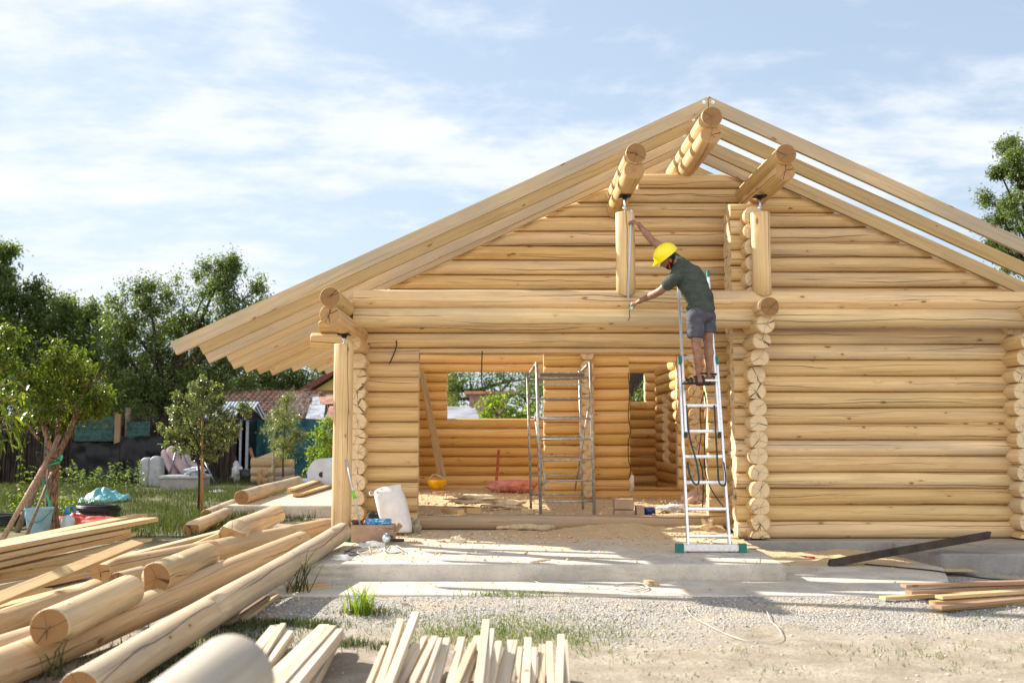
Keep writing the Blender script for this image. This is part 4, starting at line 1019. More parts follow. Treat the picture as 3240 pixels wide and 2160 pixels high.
# ------------------------------------------------------------------ things on the porch slab
def q6(x, y, Y): return aty(1050 + x / 4.3556, 1420 + y / 4.3556, Y)
def q6z(x, y, z): return atz(1050 + x / 4.3556, 1420 + y / 4.3556, z)
# white sack
SACK = plain('woven_white_sack', (0.66, 0.64, 0.62), 0.75, 0, 0.08, 6, bump=0.35)
mb = MB(); Ys = 12.75; nu = 36; lv = [(1135, 800, 1085, .06), (1150, 790, 1100, .12), (1100, 740, 1105, .15), (1000, 668, 1100, .17), (880, 632, 1065, .17), (760, 600, 1040, .16), (660, 575, 1000, .14), (600, 560, 965, .11), (560, 600, 950, .07), (525, 690, 945, .035), (508, 800, 930, .012)]
rows_ = []
for (y, xl, xr, dep) in lv:
    a = q6(xl, y, Ys); b = q6(xr, y - (0 if y > 700 else 25), Ys); rows_.append(len(mb.v)); c_ = (a + b) / 2; hw = (b - a) / 2
    lean = 0.10 * (1150 - y) / 640
    for i in range(nu):
        th = 2 * math.pi * i / nu; s, c2 = math.sin(th), math.cos(th)
        k = 1 + 0.05 * mnoise.noise(Vector((c2 * 2, s * 2, y * 0.008))) + 0.03 * mnoise.noise(Vector((c2 * 5, s * 5, y * 0.03)))
        mb.v.append(c_ + hw * (math.copysign(abs(c2) ** .8, c2) * k) + Vector((0, math.copysign(abs(s) ** .8, s) * dep * k + lean, 0)))
for a, b in zip(rows_, rows_[1:]):
    for i in range(nu): i2 = (i + 1) % nu; mb.face((a + i, a + i2, b + i2, b + i), None, 0, .5, True)
mb.face(tuple(rows_[0] + nu - 1 - i for i in range(nu)), None); mb.face(tuple(rows_[-1] + i for i in range(nu)), None)
t_ = q6(570, 600, 12.74); tube(mb, smooth_path([t_, q6(520, 585, 12.74), q6(530, 635, 12.7), q6(585, 620, 12.72)], 4), 0.012, 6, flat=0.3)
tube(mb, smooth_path([q6(600, 600, 12.74), q6(660, 545, 12.74), q6(690, 560, 12.72)], 4), 0.03, 6, flat=0.3)
o = mb.build('sack', SACK, None, loc=q6(930, 1150, Ys)); tag(o, 'bulging white woven sack standing against the log wall by the doorway', 'sack')
sm_ = o.modifiers.new('sub', 'SUBSURF'); sm_.levels = 1; sm_.render_levels = 1
def rag(name, label, cat, c, rad, col, seed, jit=0.5, rough=0.85, nu=26, nv=14, sq=1.0):
    mb = MB(); blob(mb, c, rad, nu, nv, jit=jit, seed=seed, sq=sq); mm = col if not isinstance(col, tuple) else plain(name + '_fabric', col, rough, 0, 0.2, 9, bump=0.4)
    o = mb.build(name, mm, None, loc=c); tag(o, label, cat); return o
rag('bag', 'crumpled black bag between the log ends and the white sack', 'bag', q6(590, 990, 12.85) + Vector((0, 0, -.02)), (0.09, 0.08, 0.13), (0.02, 0.02, 0.022), 3)
rag('glove', 'old grey-brown work glove against the doorway sill', 'glove', q6(1160, 1075, 12.95), (0.065, 0.05, 0.10), (0.33, 0.29, 0.21), 8, 0.7)
# cardboard box with a can
CARD = plain('cardboard', (0.36, 0.25, 0.17), 0.85, 0, 0.1, 8)
bxp = q6z(575, 1270, 0.186); bt = thing('cardboard_box', 'open brown cardboard box on the slab behind the broom', 'box', bxp)
mb = MB(); w, d, h = 0.50, 0.26, 0.20
for (lo, hi) in (((-w/2, -d/2, 0), (w/2, -d/2 + .006, h)), ((-w/2, d/2 - .006, 0), (w/2, d/2, h)), ((-w/2, -d/2 + .006, 0), (-w/2 + .006, d/2 - .006, h)), ((w/2 - .006, -d/2 + .006, 0), (w/2, d/2 - .006, h)), ((-w/2 + .006, -d/2 + .006, 0.002), (w/2 - .006, d/2 - .006, 0.01))):
    boxm(mb, [bxp[i] + lo[i] for i in range(3)], [bxp[i] + hi[i] for i in range(3)])
mb.build('box_body', CARD, bt)
mb = MB(); bar(mb, bxp + Vector((w/2 + .03, -d/2, h - .01)), bxp + Vector((w/2 + .05, d/2, h - .07)), 0.10, 0.006, up=(-0.8, 0, 0.6)); mb.build('flap', CARD, bt)
cn = thing('can', 'blue and white cylindrical can lying in the cardboard box', 'can', bxp + Vector((0.08, 0, 0.21)))
mb = MB(); c0, c1 = bxp + Vector((-0.10, -0.02, 0.225)), bxp + Vector((0.20, 0.0, 0.225)); tube(mb, [c0, c1], 0.042, 20)
m, t, p = mat('can_label'); n = N(t); co = n.coord(); w1 = n.new('ShaderNodeSeparateXYZ'); n.put(w1.inputs[0], co)
k = n.m('MULTIPLY', n.m('GREATER_THAN', n.m('SINE', n.m('MULTIPLY', w1.outputs[2], 330)), 0.35), n.m('GREATER_THAN', n.noise(co, 18, 1), 0.5))
n.put(p.inputs['Base Color'], n.mix(k, (0.03, 0.24, 0.50), (0.7, 0.75, 0.8))); p.inputs['Roughness'].default_value = 0.3
mb.build('can_body', m, cn)
mb = MB(); tube(mb, [c1, c1 + Vector((0.012, 0, 0))], 0.036, 18); mb.build('lid', ZINC, cn)
rag('glove', 'brown leather glove on the left rim of the cardboard box', 'glove', bxp + Vector((-0.20, 0, 0.215)), (0.06, 0.06, 0.035), (0.10, 0.055, 0.04), 12, 0.6)
rag('rag', 'small orange and pink rag behind the cardboard box', 'rag', bxp + Vector((-0.09, 0.12, 0.215)), (0.04, 0.03, 0.03), (0.75, 0.20, 0.12), 14, 0.5)
# broom
bb = q6z(425, 1275, 0.19); br = thing('broom', 'broom with green bristles and grey handle leaning on the corner post', 'broom', bb)
ht = q6(203, 150, 11.93); hb = q6(408, 1140, bb.y + 0.02)
mb = MB(); tube(mb, [hb, ht], 0.0125, 10); tube(mb, [ht, ht + (ht - hb).normalized() * .01], 0.014, 10); mb.build('handle', plain('grey_handle', (0.50, 0.52, 0.56), 0.4, 0.3), br)
mb = MB(); g_ = hb.lerp(ht, 0.515); tube(mb, [g_ - (ht - hb).normalized() * .05, g_ + (ht - hb).normalized() * .05], 0.018, 12); tube(mb, [hb + Vector((0, 0, -.03)), hb + (ht - hb).normalized() * .04], [0.024, 0.018], 12)
mb.build('collar', plain('lime_plastic', (0.13, 0.52, 0.03), 0.4), br)
mb = MB(); hd = hb + Vector((0, 0, -0.045)); blob(mb, hd, (0.155, 0.032, 0.028), 20, 8); mb.build('broom_head', plain('dark_plastic', (0.045, 0.05, 0.055), 0.6), br)
mb = MB()
for i in range(620):
    x = rnd.uniform(-.14, .14); y = rnd.uniform(-.025, .025); tlt = x * 0.42; L = 0.135 - 0.03 * abs(x) / .14 + rnd.uniform(-.006, .006)
    tube(mb, [hd + Vector((x, y, -.012)), hd + Vector((x + tlt * .45, y * 1.2 - .006, -.012 - L * .55)), hd + Vector((x + tlt + rnd.uniform(-.006, .006), y * 1.6 - .014, -.012 - L))], [0.0022, 0.002, 0.0016], 3, caps=False, tone=rnd.random())
mb.build('bristles', plain('green_bristle', (0.012, 0.27, 0.105), 0.5, 0, 0.4, 60), br)
# angle grinder
gp = q6z(760, 1310, 0.19); gr = thing('angle_grinder', 'angle grinder with a brown disc and black side handle lying on the slab', 'power tool', gp)
mb = MB(); tube(mb, [gp + Vector((0, -.02, .07)), gp + Vector((0.02, .22, .05))], [.036, .032], 14); mb.build('motor_body', BLACKP, gr)
mb = MB(); blob(mb, gp + Vector((0, -.04, .065)), (.05, .05, .05), 14, 9); tube(mb, [gp + Vector((0, -.04, .1)), gp + Vector((-.005, -.04, .15))], .018, 10); mb.build('gear_head', ZINC, gr)
mb = MB(); tube(mb, [gp + Vector((-.005, -.04, .172)), gp + Vector((-.005, -.04, .178))], .085, 24); mb.build('disc', plain('brown_disc', (0.20, 0.09, 0.07), .7), gr)
mb = MB(); tube(mb, [gp + Vector((.04, -.04, .05)), gp + Vector((.10, -.045, .05)), gp + Vector((.20, -.05, .05))], [.012, .020, .017], 12); mb.build('side_handle', BLACKP, gr)
# cables
def cable(label, pts, r, m_, cat='cable', k=8, name='cable'):
    mb = MB(); tube(mb, smooth_path(pts, k), r, 6); o = mb.build(name, m_, None, loc=pts[0]); tag(o, label, cat); return o
zc = 0.192
cable('tangle of white extension cable coiled on the slab below the broom', [q6z(x, y, zc + rnd.uniform(0, .012)) for x, y in ((330, 1300), (200, 1370), (90, 1385), (160, 1410), (330, 1350), (480, 1330), (520, 1400), (380, 1440), (370, 1400), (600, 1370), (690, 1390), (560, 1440), (400, 1450), (520, 1420), (700, 1320), (850, 1310), (960, 1370), (940, 1420), (760, 1400), (740, 1340), (900, 1340), (1020, 1410), (980, 1420), (870, 1350))], 0.0045, WIRE)
cable('black cable looped over the white coil on the slab', [q6z(x, y, zc + .008) for x, y in ((400, 1350), (280, 1370), (170, 1440), (230, 1460), (370, 1450), (300, 1420), (150, 1400))], 0.005, BLACKP)
cable('black grinder cable looped on the slab', [q6z(x, y, zc + .006) for x, y in ((790, 1330), (740, 1410), (850, 1435), (950, 1420), (940, 1370), (880, 1340))], 0.005, BLACKP)
rag('cloth_scrap', 'white rag lying on the cable coil', 'rag', q6z(540, 1330, 0.20), (0.14, 0.07, 0.045), (0.72, 0.70, 0.67), 22, .6)
rag('cloth_scrap', 'lone white foam scrap at the left front of the slab', 'foam scrap', q6z(140, 1505, 0.20), (0.10, 0.05, 0.03), (0.75, 0.74, 0.71), 23, .5)
rag('cloth_scrap', 'fluffy cream scrap in the middle of the slab', 'foam scrap', q6z(1745, 1260, 0.205), (0.085, 0.05, 0.045), (0.62, 0.54, 0.42), 24, .8)
def s8(x, y, z): return atz(1800 + x / 1.6333, 1600 + y / 1.6333, z)
cable('thin white wire running over the slab edge and looping on the dirt', [q7(1140, 272, .19), q7(1380, 285, .19), q7(1620, 318, .19), q7(1800, 350, .19), q7(1870, 410, .12), q7(1920, 455, .05), q7(2040, 495, .045), q7(2160, 515, .045), q7(2352, 512, .045), s8(430, 450, .045), s8(560, 452, .045), s8(625, 470, .02), s8(598, 510, .02), s8(640, 570, .02), s8(720, 615, .02), s8(800, 655, .02), s8(900, 690, .02), s8(980, 698, .02), s8(1060, 698, .02), s8(1100, 675, .02), s8(1080, 625, .02), s8(1040, 590, .02), s8(1020, 540, .02), s8(950, 480, .03), s8(905, 420, .045), s8(945, 355, .12), s8(965, 305, .195), s8(990, 240, .19)], 0.0032, WIRE)
cable('white cord bunched on the lower slab step', [s8(x, y, .045) for x, y in ((220, 410), (300, 400), (380, 405), (410, 425), (340, 440), (270, 430), (230, 415), (320, 412), (390, 420), (330, 432), (240, 425))], 0.006, WIRE)
cable('black cable trailing along the ground beside the concrete block', [s8(x, y, .045) for x, y in ((1530, 300), (1700, 315), (1900, 335), (2050, 360), (2200, 378), (2352, 385))], 0.008, BLACKP)
cable('black cable at the foot of the wall corner', [s8(940, 178, .06), s8(1010, 200, .05), s8(1080, 232, .045), s8(1150, 255, .045)], 0.008, BLACKP)
cable('short black wire hanging from the porch wall beam', [aty(950 + x / 1.8448, 850 + y / 1.8448, 13.36) for x, y in ((560, 418), (562, 450), (545, 500), (520, 555))], 0.008, BLACKP)
cable('black cable hanging in the doorway from above', [aty(950 + x / 1.8448, 850 + y / 1.8448, 13.3) for x, y in ((1062, 480), (1060, 560), (1058, 650), (1070, 715))], 0.008, BLACKP)
cable('black cable hanging down beside the right edge of the doorway', [aty(1950 + x / 2.306, 1100 + y / 2.306, Y) for x, y, Y in ((642, 320, 13.3), (655, 420, 13.3), (648, 600, 13.3), (645, 850, 13.3), (670, 980, 13.0), (730, 1090, 12.9), (800, 1180, 12.8))], 0.009, BLACKP)
cable('second black cable by the right edge of the doorway', [aty(1950 + x / 2.306, 1100 + y / 2.306, 13.25) for x, y in ((640, 310), (612, 450), (618, 620), (602, 780), (628, 900), (634, 1040), (628, 1190))], 0.008, BLACKP)
cable('black cable running down the inner doorway edge', [aty(1950 + x / 2.306, 1100 + y / 2.306, 17.75) for x, y in ((88, 180), (96, 330), (88, 500), (104, 600), (88, 690), (90, 820), (106, 880), (92, 950))], 0.008, BLACKP)
# small offcuts
def offcut(label, a, b, w, h, m_=None, g='wood offcuts on the slab and floor'):
    mb = MB(); bar(mb, a, b, w, h); o = mb.build('wood_offcut', [m_ or BOARD, m_ or BOARD], None, loc=a); tag(o, label, 'offcut', g); return o
offcut('square offcut block on the slab in front of the sill', s8(100, 112, .215), s8(160, 122, .215), .07, .06)
offcut('thin splinter right of the square offcut block', s8(215, 126, .20), s8(290, 134, .20), .03, .012)
offcut('pale board stub leaning on the log column base', aty(1950 + 920 / 2.306, 1100 + 1325 / 2.306, 12.05), atz(1950 + 985 / 2.306, 1100 + 1445 / 2.306, .06), .07, .04)
offcut('L-shaped offcut lying on the floor shavings inside the doorway', q6z(1550, 850, .40), q6z(1780, 880, .40), .10, .08)
offcut('squared offcut at the left part of the floor, next to the L-shaped one', q6z(1845, 850, .40), q6z(2050, 845, .40), .08, .07)
offcut('offcut block on the floor left of the scaffold', aty(950 + 1290 / 1.8448, 850 + 1415 / 1.8448, 14.2), aty(950 + 1355 / 1.8448, 850 + 1415 / 1.8448, 14.2), .08, .07)
offcut('thin board sliver on the floor behind the sill', q6z(1400, 600, .40), q6z(1570, 590, .40), .05, .03)
for i, x in enumerate((1922, 1945, 1968, 1990)):
    offcut(('first', 'second', 'third', 'last')[i] + ' shim of the little stack near the slab front edge', q7(x, 345 - 4 * i, .195 + .006 * i), q7(x + 45, 338 - 4 * i + 8, .2 + .006 * i), .05, .012, BATTEN, 'shims near the slab front edge')
offcut('small pale block on the lower slab step', s8(400, 388, .05), s8(455, 402, .05), .06, .03)
offcut('small yellow chip lying on the gravel', q7(1118, 606, .03), q7(1160, 606, .03), .025, .02)
# hessian roll in front of the sill
mb = MB(); pts = [q7(1705, 135, .215), q7(1800, 130, .225), q7(1900, 128, .23), q7(2000, 135, .225), q7(2060, 125, .23), q7(2100, 100, .26), q7(2150, 85, .30)]
tube(mb, smooth_path(pts, 6), [0.02 + 0.035 * min(1, i / 8) + 0.008 * math.sin(i * 1.1) for i in range(37)], 14, flat=0.75)
o = mb.build('hessian_roll', plain('hessian', (0.52, 0.41, 0.27), .95, 0, .15, 20, bump=.8), None, loc=pts[0]); tag(o, 'twisted roll of brown insulation felt lying along the doorway sill', 'insulation felt')
# cutter and hatchet near the right corner
kn = thing('box_cutter', 'red and black knife lying on the slab right of the ladder', 'knife', s8(1140, 262, .2))
mb = MB(); bar(mb, s8(1145, 258, .05), s8(1235, 266, .05), .03, .03); mb.build('handle', BLACKP, kn)
mb = MB(); bar(mb, s8(1235, 266, .05), s8(1268, 270, .05), .034, .034); mb.build('grip', plain('red_plastic', (.5, .03, .03), .5), kn)
hm = thing('hammer', 'hammer with a pale wooden handle at the right end of the slab', 'hammer', s8(915, 220, .2))
mb = MB(); tube(mb, [s8(930, 222, .07), s8(1150, 250, .06)], [.011, .016], 8); mb.build('handle', BATTEN, hm)
mb = MB(); bar(mb, s8(905, 216, .07), s8(935, 224, .07), .035, .035); mb.build('head', DARKM, hm)
sa = thing('hand_saw', 'pruning tool with a wooden handle on the floor just behind the sill', 'hand tool', q6z(1500, 905, .38))
mb = MB(); tube(mb, [q6z(1320, 905, .40), q6z(1640, 915, .40)], .010, 6); mb.build('blade', STEEL, sa)
mb = MB(); tube(mb, smooth_path([q6z(1640, 912, .40), q6z(1760, 910, .41), q6z(1860, 900, .40)], 4), .017, 8); mb.build('handle', BOARD, sa)
# inside the house
def r3(x, y, Y): return aty(950 + x / 1.8448, 850 + y / 1.8448, Y)
for i, (xt, xb) in enumerate(((703, 822), (712, 850))):
    a = r3(xb, 1268, 20.4 + .1 * i); b = r3(xt, 600, 21.2)
    mb = MB(); bar(mb, a, b, .085, .05, up=(0, 1, 0)); o = mb.build('board', [WEATH if i else BEAM], None, loc=a); tag(o, ('left', 'right')[i] + ' one of two greyed boards leaning on the back wall inside', 'board', 'boards leaning inside')
mb = MB(); a = r3(1142, 1280, 19.8); bar(mb, a, r3(1158, 1065, 21.3), .06, .08, up=(0, 1, 0)); o = mb.build('board', [plain('red_stained_board', (.36, .085, .02), .8, 0, .2, 12)], None, loc=a); tag(o, 'red-brown painted board leaning under the back window', 'board')
c_ = r3(797, 1250, 19.6); yb = thing('upturned_helmet', 'upturned yellow hard hat lying on the floor shavings at the back', 'hard hat', (c_.x, c_.y, .34))
mb = MB(); blob(mb, c_ + Vector((0, 0, .07)), (.20, .16, .20), 20, 12, fn=lambda p, d: Vector((p.x, p.y, min(p.z, 0.0)))); mb.build('shell', plain('amber_shell', (.80, .42, .0), .35), yb)
mb = MB(); tube(mb, smooth_path([c_ + Vector((-.14, -.1, .08)), c_ + Vector((-.05, -.1, .17)), c_ + Vector((.1, -.1, .12)), c_ + Vector((.17, -.1, .07))], 5), .01, 6); mb.build('strap', WIRE, yb)
rag('sack', 'crumpled pink sack lying under the back window beside the red-brown board', 'sack', r3(1232, 1272, 19.6), (.50, .25, .13), (.62, .25, .20), 31, .35)
rag('cloth_scrap', 'bunch of cream wood fibre on the floor, left of the scaffold', 'fibre', r3(1010, 1345, 15.6), (.38, .14, .06), (.66, .54, .36), 33, 1.0)
rag('cloth_scrap', 'strip of cream wood fibre in front of the scaffold', 'fibre', r3(1200, 1375, 15.0), (.30, .10, .05), (.64, .52, .35), 34, .9)
def r1(x, y, Y): return aty(1950 + x / 2.306, 1100 + y / 2.306, Y)
cbp = r1(60, 1225, 13.75)
b2 = thing('cardboard_box', 'stack of flattened brown boxes on the sill behind the ladder', 'box', (cbp.x, cbp.y, cbp.z))
for i, (lo, hi) in enumerate((((-20, 1180), (130, 1225)), ((-20, 1100), (122, 1172)))):
    A, B = r1(lo[0], lo[1], 13.75), r1(hi[0], hi[1], 13.75); mb = MB(); boxm(mb, (A.x, 13.62 + .02 * i, B.z), (B.x, 13.85, A.z)); bevel(mb.build('box', CARD, b2), .006)
A, B = r1(142, 1150, 13.7), r1(200, 1225, 13.7); mb = MB(); boxm(mb, (A.x, 13.62, B.z), (B.x, 13.8, A.z)); o = mb.build('cardboard_box', CARD, None, loc=(A.x, 13.7, B.z)); tag(bevel(o, .006), 'small upright cardboard box left of the dark blue tin', 'box')
A = r1(205, 1188, 13.72); tn_ = thing('tin', 'dark blue tin lying beside the small cardboard box', 'tin', A)
mb = MB(); tube(mb, [A, A + Vector((.13, -.03, 0))], .055, 18); mb.build('tin_body', plain('navy_tin', (.01, .035, .16), .3), tn_)
mb = MB(); tube(mb, [A + Vector((.13, -.03, 0)), A + Vector((.145, -.033, 0))], .058, 18); mb.build('lid', BLACKP, tn_)
rag('cloth_scrap', 'crumpled white plastic film on the shavings left of the ladder', 'plastic film', r1(420, 1180, 14.6), (.22, .2, .07), (.72, .73, .74), 41, .9)
rag('cloth_scrap', 'tuft of fibre with a cable on top, behind the ladder', 'fibre', atz(1950 + 670 / 2.306, 1100 + 1310 / 2.306, .25), (.09, .07, .08), (.62, .46, .27), 42, 1.0)
rag('cloth_scrap', 'wad of pink insulation between the inner log columns', 'insulation', r1(580, 1140, 16.4), (.24, .2, .16), (.60, .42, .33), 43, .6)
A = r1(110, 1010, 17.85); bt_ = thing('glue_cartridge', 'white sealant cartridge standing on the inner door threshold', 'cartridge', (A.x, A.y, .52))
mb = MB(); z0 = r1(110, 1052, 17.85).z; tube(mb, [(A.x, A.y, z0), (A.x, A.y, z0 + .30)], .05, 14); mb.build('tube_body', plain('white_plastic', (.75, .74, .70), .4), bt_)
mb = MB(); tube(mb, [(A.x, A.y, z0 + .30), (A.x, A.y, z0 + .36)], [.035, .02], 12); mb.build('cap', plain('orange_cap', (.6, .3, .05), .5), bt_)

# ------------------------------------------------------------------ vegetation
def npmesh(name, V, Fc, tone, m, parent=None, loc=None, smooth=False):
    """V (n,3); Fc (f,k) ; tone (f,)"""
    me = bpy.data.meshes.new(name); f, k = Fc.shape
    me.vertices.add(len(V)); me.vertices.foreach_set('co', V.astype(np.float32).ravel())
    me.loops.add(f * k); me.loops.foreach_set('vertex_index', Fc.astype(np.int32).ravel())
    me.polygons.add(f); me.polygons.foreach_set('loop_start', np.arange(0, f * k, k, dtype=np.int32)); me.polygons.foreach_set('loop_total', np.full(f, k, dtype=np.int32))
    a = me.attributes.new('tone', 'FLOAT', 'FACE'); a.data.foreach_set('value', tone.astype(np.float32))
    me.materials.append(m); me.update(calc_edges=True)
    o = bpy.data.objects.new(name, me); C.collection.objects.link(o)
    if parent is not None: o.parent = parent; o.matrix_parent_inverse = Matrix.Translation(parent.location).inverted()
    return o
rs = np.random.RandomState(11)
def unit(a): return a / np.maximum(1e-9, np.linalg.norm(a, axis=1, keepdims=True))
def leaves(cent, L, W, droop=0.4, spread=1.0, dirs=None):
    """bent leaves (two quads each) at cent (n,3)"""
    n = len(cent); d = unit(rs.normal(size=(n, 3))) if dirs is None else unit(dirs + rs.normal(size=(n, 3)) * spread)
    s = unit(np.cross(d, unit(rs.normal(size=(n, 3)) + [0, 0, 1.2]))); l = (L * rs.uniform(.6, 1.25, n))[:, None]; w = (W * rs.uniform(.7, 1.2, n))[:, None]
    g = np.array([0, 0, -1.0]) * droop
    p0 = cent; p1 = cent + d * l * .5 + g * l * .12; p2 = cent + d * l * .95 + g * l * .55
    up = np.cross(s, d) * w * .25
    V = np.stack([p0 - s * w * .15, p0 + s * w * .15, p1 - s * w * .5 + up, p1 + s * w * .5 + up, p2 - s * w * .06, p2 + s * w * .06], 1).reshape(-1, 3)
    b = np.arange(n)[:, None] * 6
    Fq = np.concatenate([b + [0, 1, 3, 2], b + [2, 3, 5, 4]], 0); t = rs.uniform(0, 1, n); return V, Fq, np.concatenate([t, t])
BARK = plain('bark', (0.042, 0.031, 0.024), 0.95, 0, 0.5, 14, bump=0.9, stretch=(3, 3, .6)); BARKL = plain('light_bark', (0.22, 0.13, 0.08), 0.95, 0, 0.5, 16, bump=0.9, stretch=(2, 2, .6), dirt=(0.09, 0.065, 0.045))
def tree(name, label, base, trunk, blobs, ncl, per, L, W, m, bark=BARK, group=None, droop=0.5, r0=0.12, sig=0.16, limbs=True, cat='tree', shell=0.55, twig=0.012, sprays=0, slen=1.0):
    """trunk: list of (Vector, radius); blobs: list of (centre, radius); ncl clusters per m^2 of blob"""
    t = thing(name, label, cat, base, group); tb = MB()
    path = smooth_path([p for p, _ in trunk], 5); rr = np.interp(np.linspace(0, 1, len(path)), np.linspace(0, 1, len(trunk)), [r for _, r in trunk]).tolist()
    tube(tb, path, rr, 10); cs = []; ds = []; top = trunk[-1][0]
    for bi, (c, r) in enumerate(blobs):
        c = Vector(c); k = max(5 if slen < 1.5 else 3, int(ncl * r * r * 12)); st = path[int(len(path) * rs.uniform(.5, .98))]
        if limbs:
            mid = st.lerp(c, .5) + Vector((rs.uniform(-.12, .12), rs.uniform(-.12, .12), rs.uniform(-.05, .2))) * r
            tube(tb, smooth_path([st, mid, c], 4), np.linspace(rr[-1] * .75, twig * 1.2, 9).tolist(), 6)
        for i in range(k):
            d = unit(rs.normal(size=(1, 3)))[0]; q = r * (shell + (1 - shell) * rs.uniform() ** .5) * (1 + .25 * mnoise.noise(Vector(d * 2) + Vector((bi, 0, 0))))
            p = np.array(c) + d * q * np.array([1, .8, .9]); cs.append(p); ds.append(d)
            if rs.uniform() < .30: tube(tb, [c, c.lerp(Vector(p), .5) + Vector((0, 0, .08 * r)), Vector(p) ], [twig, twig * .7, twig * .35], 4, caps=False)
        for i in range(sprays):                       # loose shoots breaking the outline
            d = unit(rs.normal(size=(1, 3)) * [1, .6, .7] + [[0, 0, .5]])[0]; ln = slen * r * rs.uniform(.35, .8); a = np.array(c) + d * r * .8; tube(tb, [c, Vector(a)], [twig, twig * .7], 4, caps=False)
            e = a + d * ln * .8 + np.array([rs.uniform(-.2, .2), 0, .35]) * ln; tube(tb, [Vector(a), Vector(e)], [twig * .7, twig * .3], 4, caps=False)
            for q in np.linspace(0, 1, 6 if slen < 1.5 else 9): cs.append(a + (e - a) * q); ds.append(d)
    cs = np.array(cs); ds = np.array(ds); n = len(cs) * per
    sg = np.repeat(sig * rs.uniform(.4, 1.1, len(cs)), per)[:, None]
    P = np.repeat(cs, per, 0) + rs.normal(size=(n, 3)) * sg * [1, 1, .8]
    V, Fq, tn = leaves(P, L, W, droop, 1.2, np.repeat(ds, per, 0) * .6 + [0, 0, -.2])
    ct = np.repeat(rs.uniform(0, 1, len(cs)), per); ct = np.concatenate([ct, ct]); tn = np.clip(tn * .6 + ct * .5 - .05, 0, 1)
    tb.build('trunk', bark, t); npmesh('crown', V, Fq, tn, m, t); return t
DK = leafmat('dark_leaf', (0.038, 0.060, 0.022), (0.120, 0.155, 0.055), .55, .48)
MDL = leafmat('mid_leaf', (0.045, 0.072, 0.026), (0.145, 0.180, 0.065), .42, .42)
LT_ = leafmat('fruit_leaf', (0.030, 0.055, 0.010), (0.14, 0.165, 0.028), .36, .5)
OLV = leafmat('olive_leaf', (0.070, 0.090, 0.042), (0.20, 0.22, 0.11), .35, .4)
BRT = leafmat('bright_leaf', (0.07, 0.13, 0.014), (0.22, 0.27, 0.035), .45, .5)
def Dy(x, y, Y): return aty(x * 1.37755, y * 1.37755, Y)
def Bl(lst, Y, jy=0.8):
    k = Y / 3150 * 1.37755
    return [(Dy(x, y, Y + rs.uniform(-jy, jy)), r * k) for x, y, r in lst]
def T(lst, Y): return [(Dy(x, y, Y), r) for x, y, r in lst]
# big trees beyond the fence
tree('leafy_tree', 'airy tree with a leaning dark branch, behind the fence left of the rafter tails', Dy(372, 1105, 35), T([(372, 1110, .30), (368, 1000, .26), (380, 930, .22), (390, 880, .16)], 35),
     Bl([(290, 730, 52), (345, 690, 34), (425, 705, 55), (480, 650, 36), (515, 622, 26), (555, 690, 52), (575, 740, 45), (330, 790, 75), (420, 790, 70), (500, 770, 70), (560, 800, 50), (300, 860, 70), (400, 860, 70), (480, 850, 60), (540, 860, 45), (260, 770, 40), (330, 910, 45), (430, 915, 45), (290, 930, 45), (470, 900, 40)], 35), 4.0, 34, .11, .055, MDL, sprays=7, sig=.2)
tree('leafy_tree', 'tall dark dense tree rising at the far left edge', Dy(-20, 1100, 38), T([(-20, 1105, .35), (-10, 950, .28), (0, 800, .2)], 38),
     Bl([(-20, 590, 45), (-40, 650, 70), (20, 680, 45), (60, 690, 40), (105, 700, 36), (50, 760, 75), (-30, 780, 90), (120, 760, 55), (150, 740, 30), (30, 860, 80), (110, 840, 70), (165, 810, 50), (-20, 930, 80), (90, 930, 70)], 38), 4.2, 36, .14, .075, DK, sprays=4, sig=.22)
tree('leafy_tree', 'mid-green tree filling the gap between the far left tree and the airy one', Dy(205, 1100, 40), T([(205, 1105, .25), (205, 950, .2), (205, 850, .15)], 40),
     Bl([(190, 760, 50), (215, 735, 32), (225, 800, 60), (180, 860, 65), (250, 880, 70), (300, 920, 60), (200, 940, 60), (150, 930, 50)], 40), 4.2, 36, .13, .07, MDL, sprays=5, sig=.22)
for i, (bl_, lb) in enumerate((([(600, 850, 45), (640, 870, 50), (600, 905, 50)], 'dark tree seen under the first rafter tails'), ([(690, 875, 45), (735, 868, 42), (700, 915, 45), (765, 880, 40)], 'dark tree behind the tiled roof near the corner post'), ([(420, 900, 45), (350, 930, 50), (480, 900, 45), (540, 895, 45), (300, 950, 50), (250, 960, 50), (190, 950, 50), (420, 860, 40), (330, 880, 40)], 'low dark mass of trees behind the fence and the tiled roof'))):
    c = Dy(bl_[0][0], 1060, 62); tree('leafy_tree', lb, c, [(c, .3), (c + Vector((0, 0, 3)), .2)], Bl(bl_, 62, 1.5), 1.7, 34, .26, .14, DK, sig=.4)
tree('leafy_tree', 'tree with small bright leaves behind the right end of the rafters', Dy(2420, 900, 28), T([(2420, 1000, .3), (2400, 700, .2), (2380, 520, .12)], 28),
     Bl([(2322, 345, 22), (2345, 385, 32), (2300, 402, 12), (2345, 430, 30), (2290, 475, 34), (2330, 500, 40), (2370, 470, 60), (2300, 530, 36), (2345, 560, 40), (2290, 575, 22), (2390, 400, 60), (2350, 620, 40), (2400, 560, 60)], 28), 4.0, 28, .09, .042, MDL, sprays=6, sig=.13)
for a_, b_, c_ in (((2255, 470), (2222, 462), (2275, 490)), ((2262, 560), (2240, 600), (2290, 560))): pass
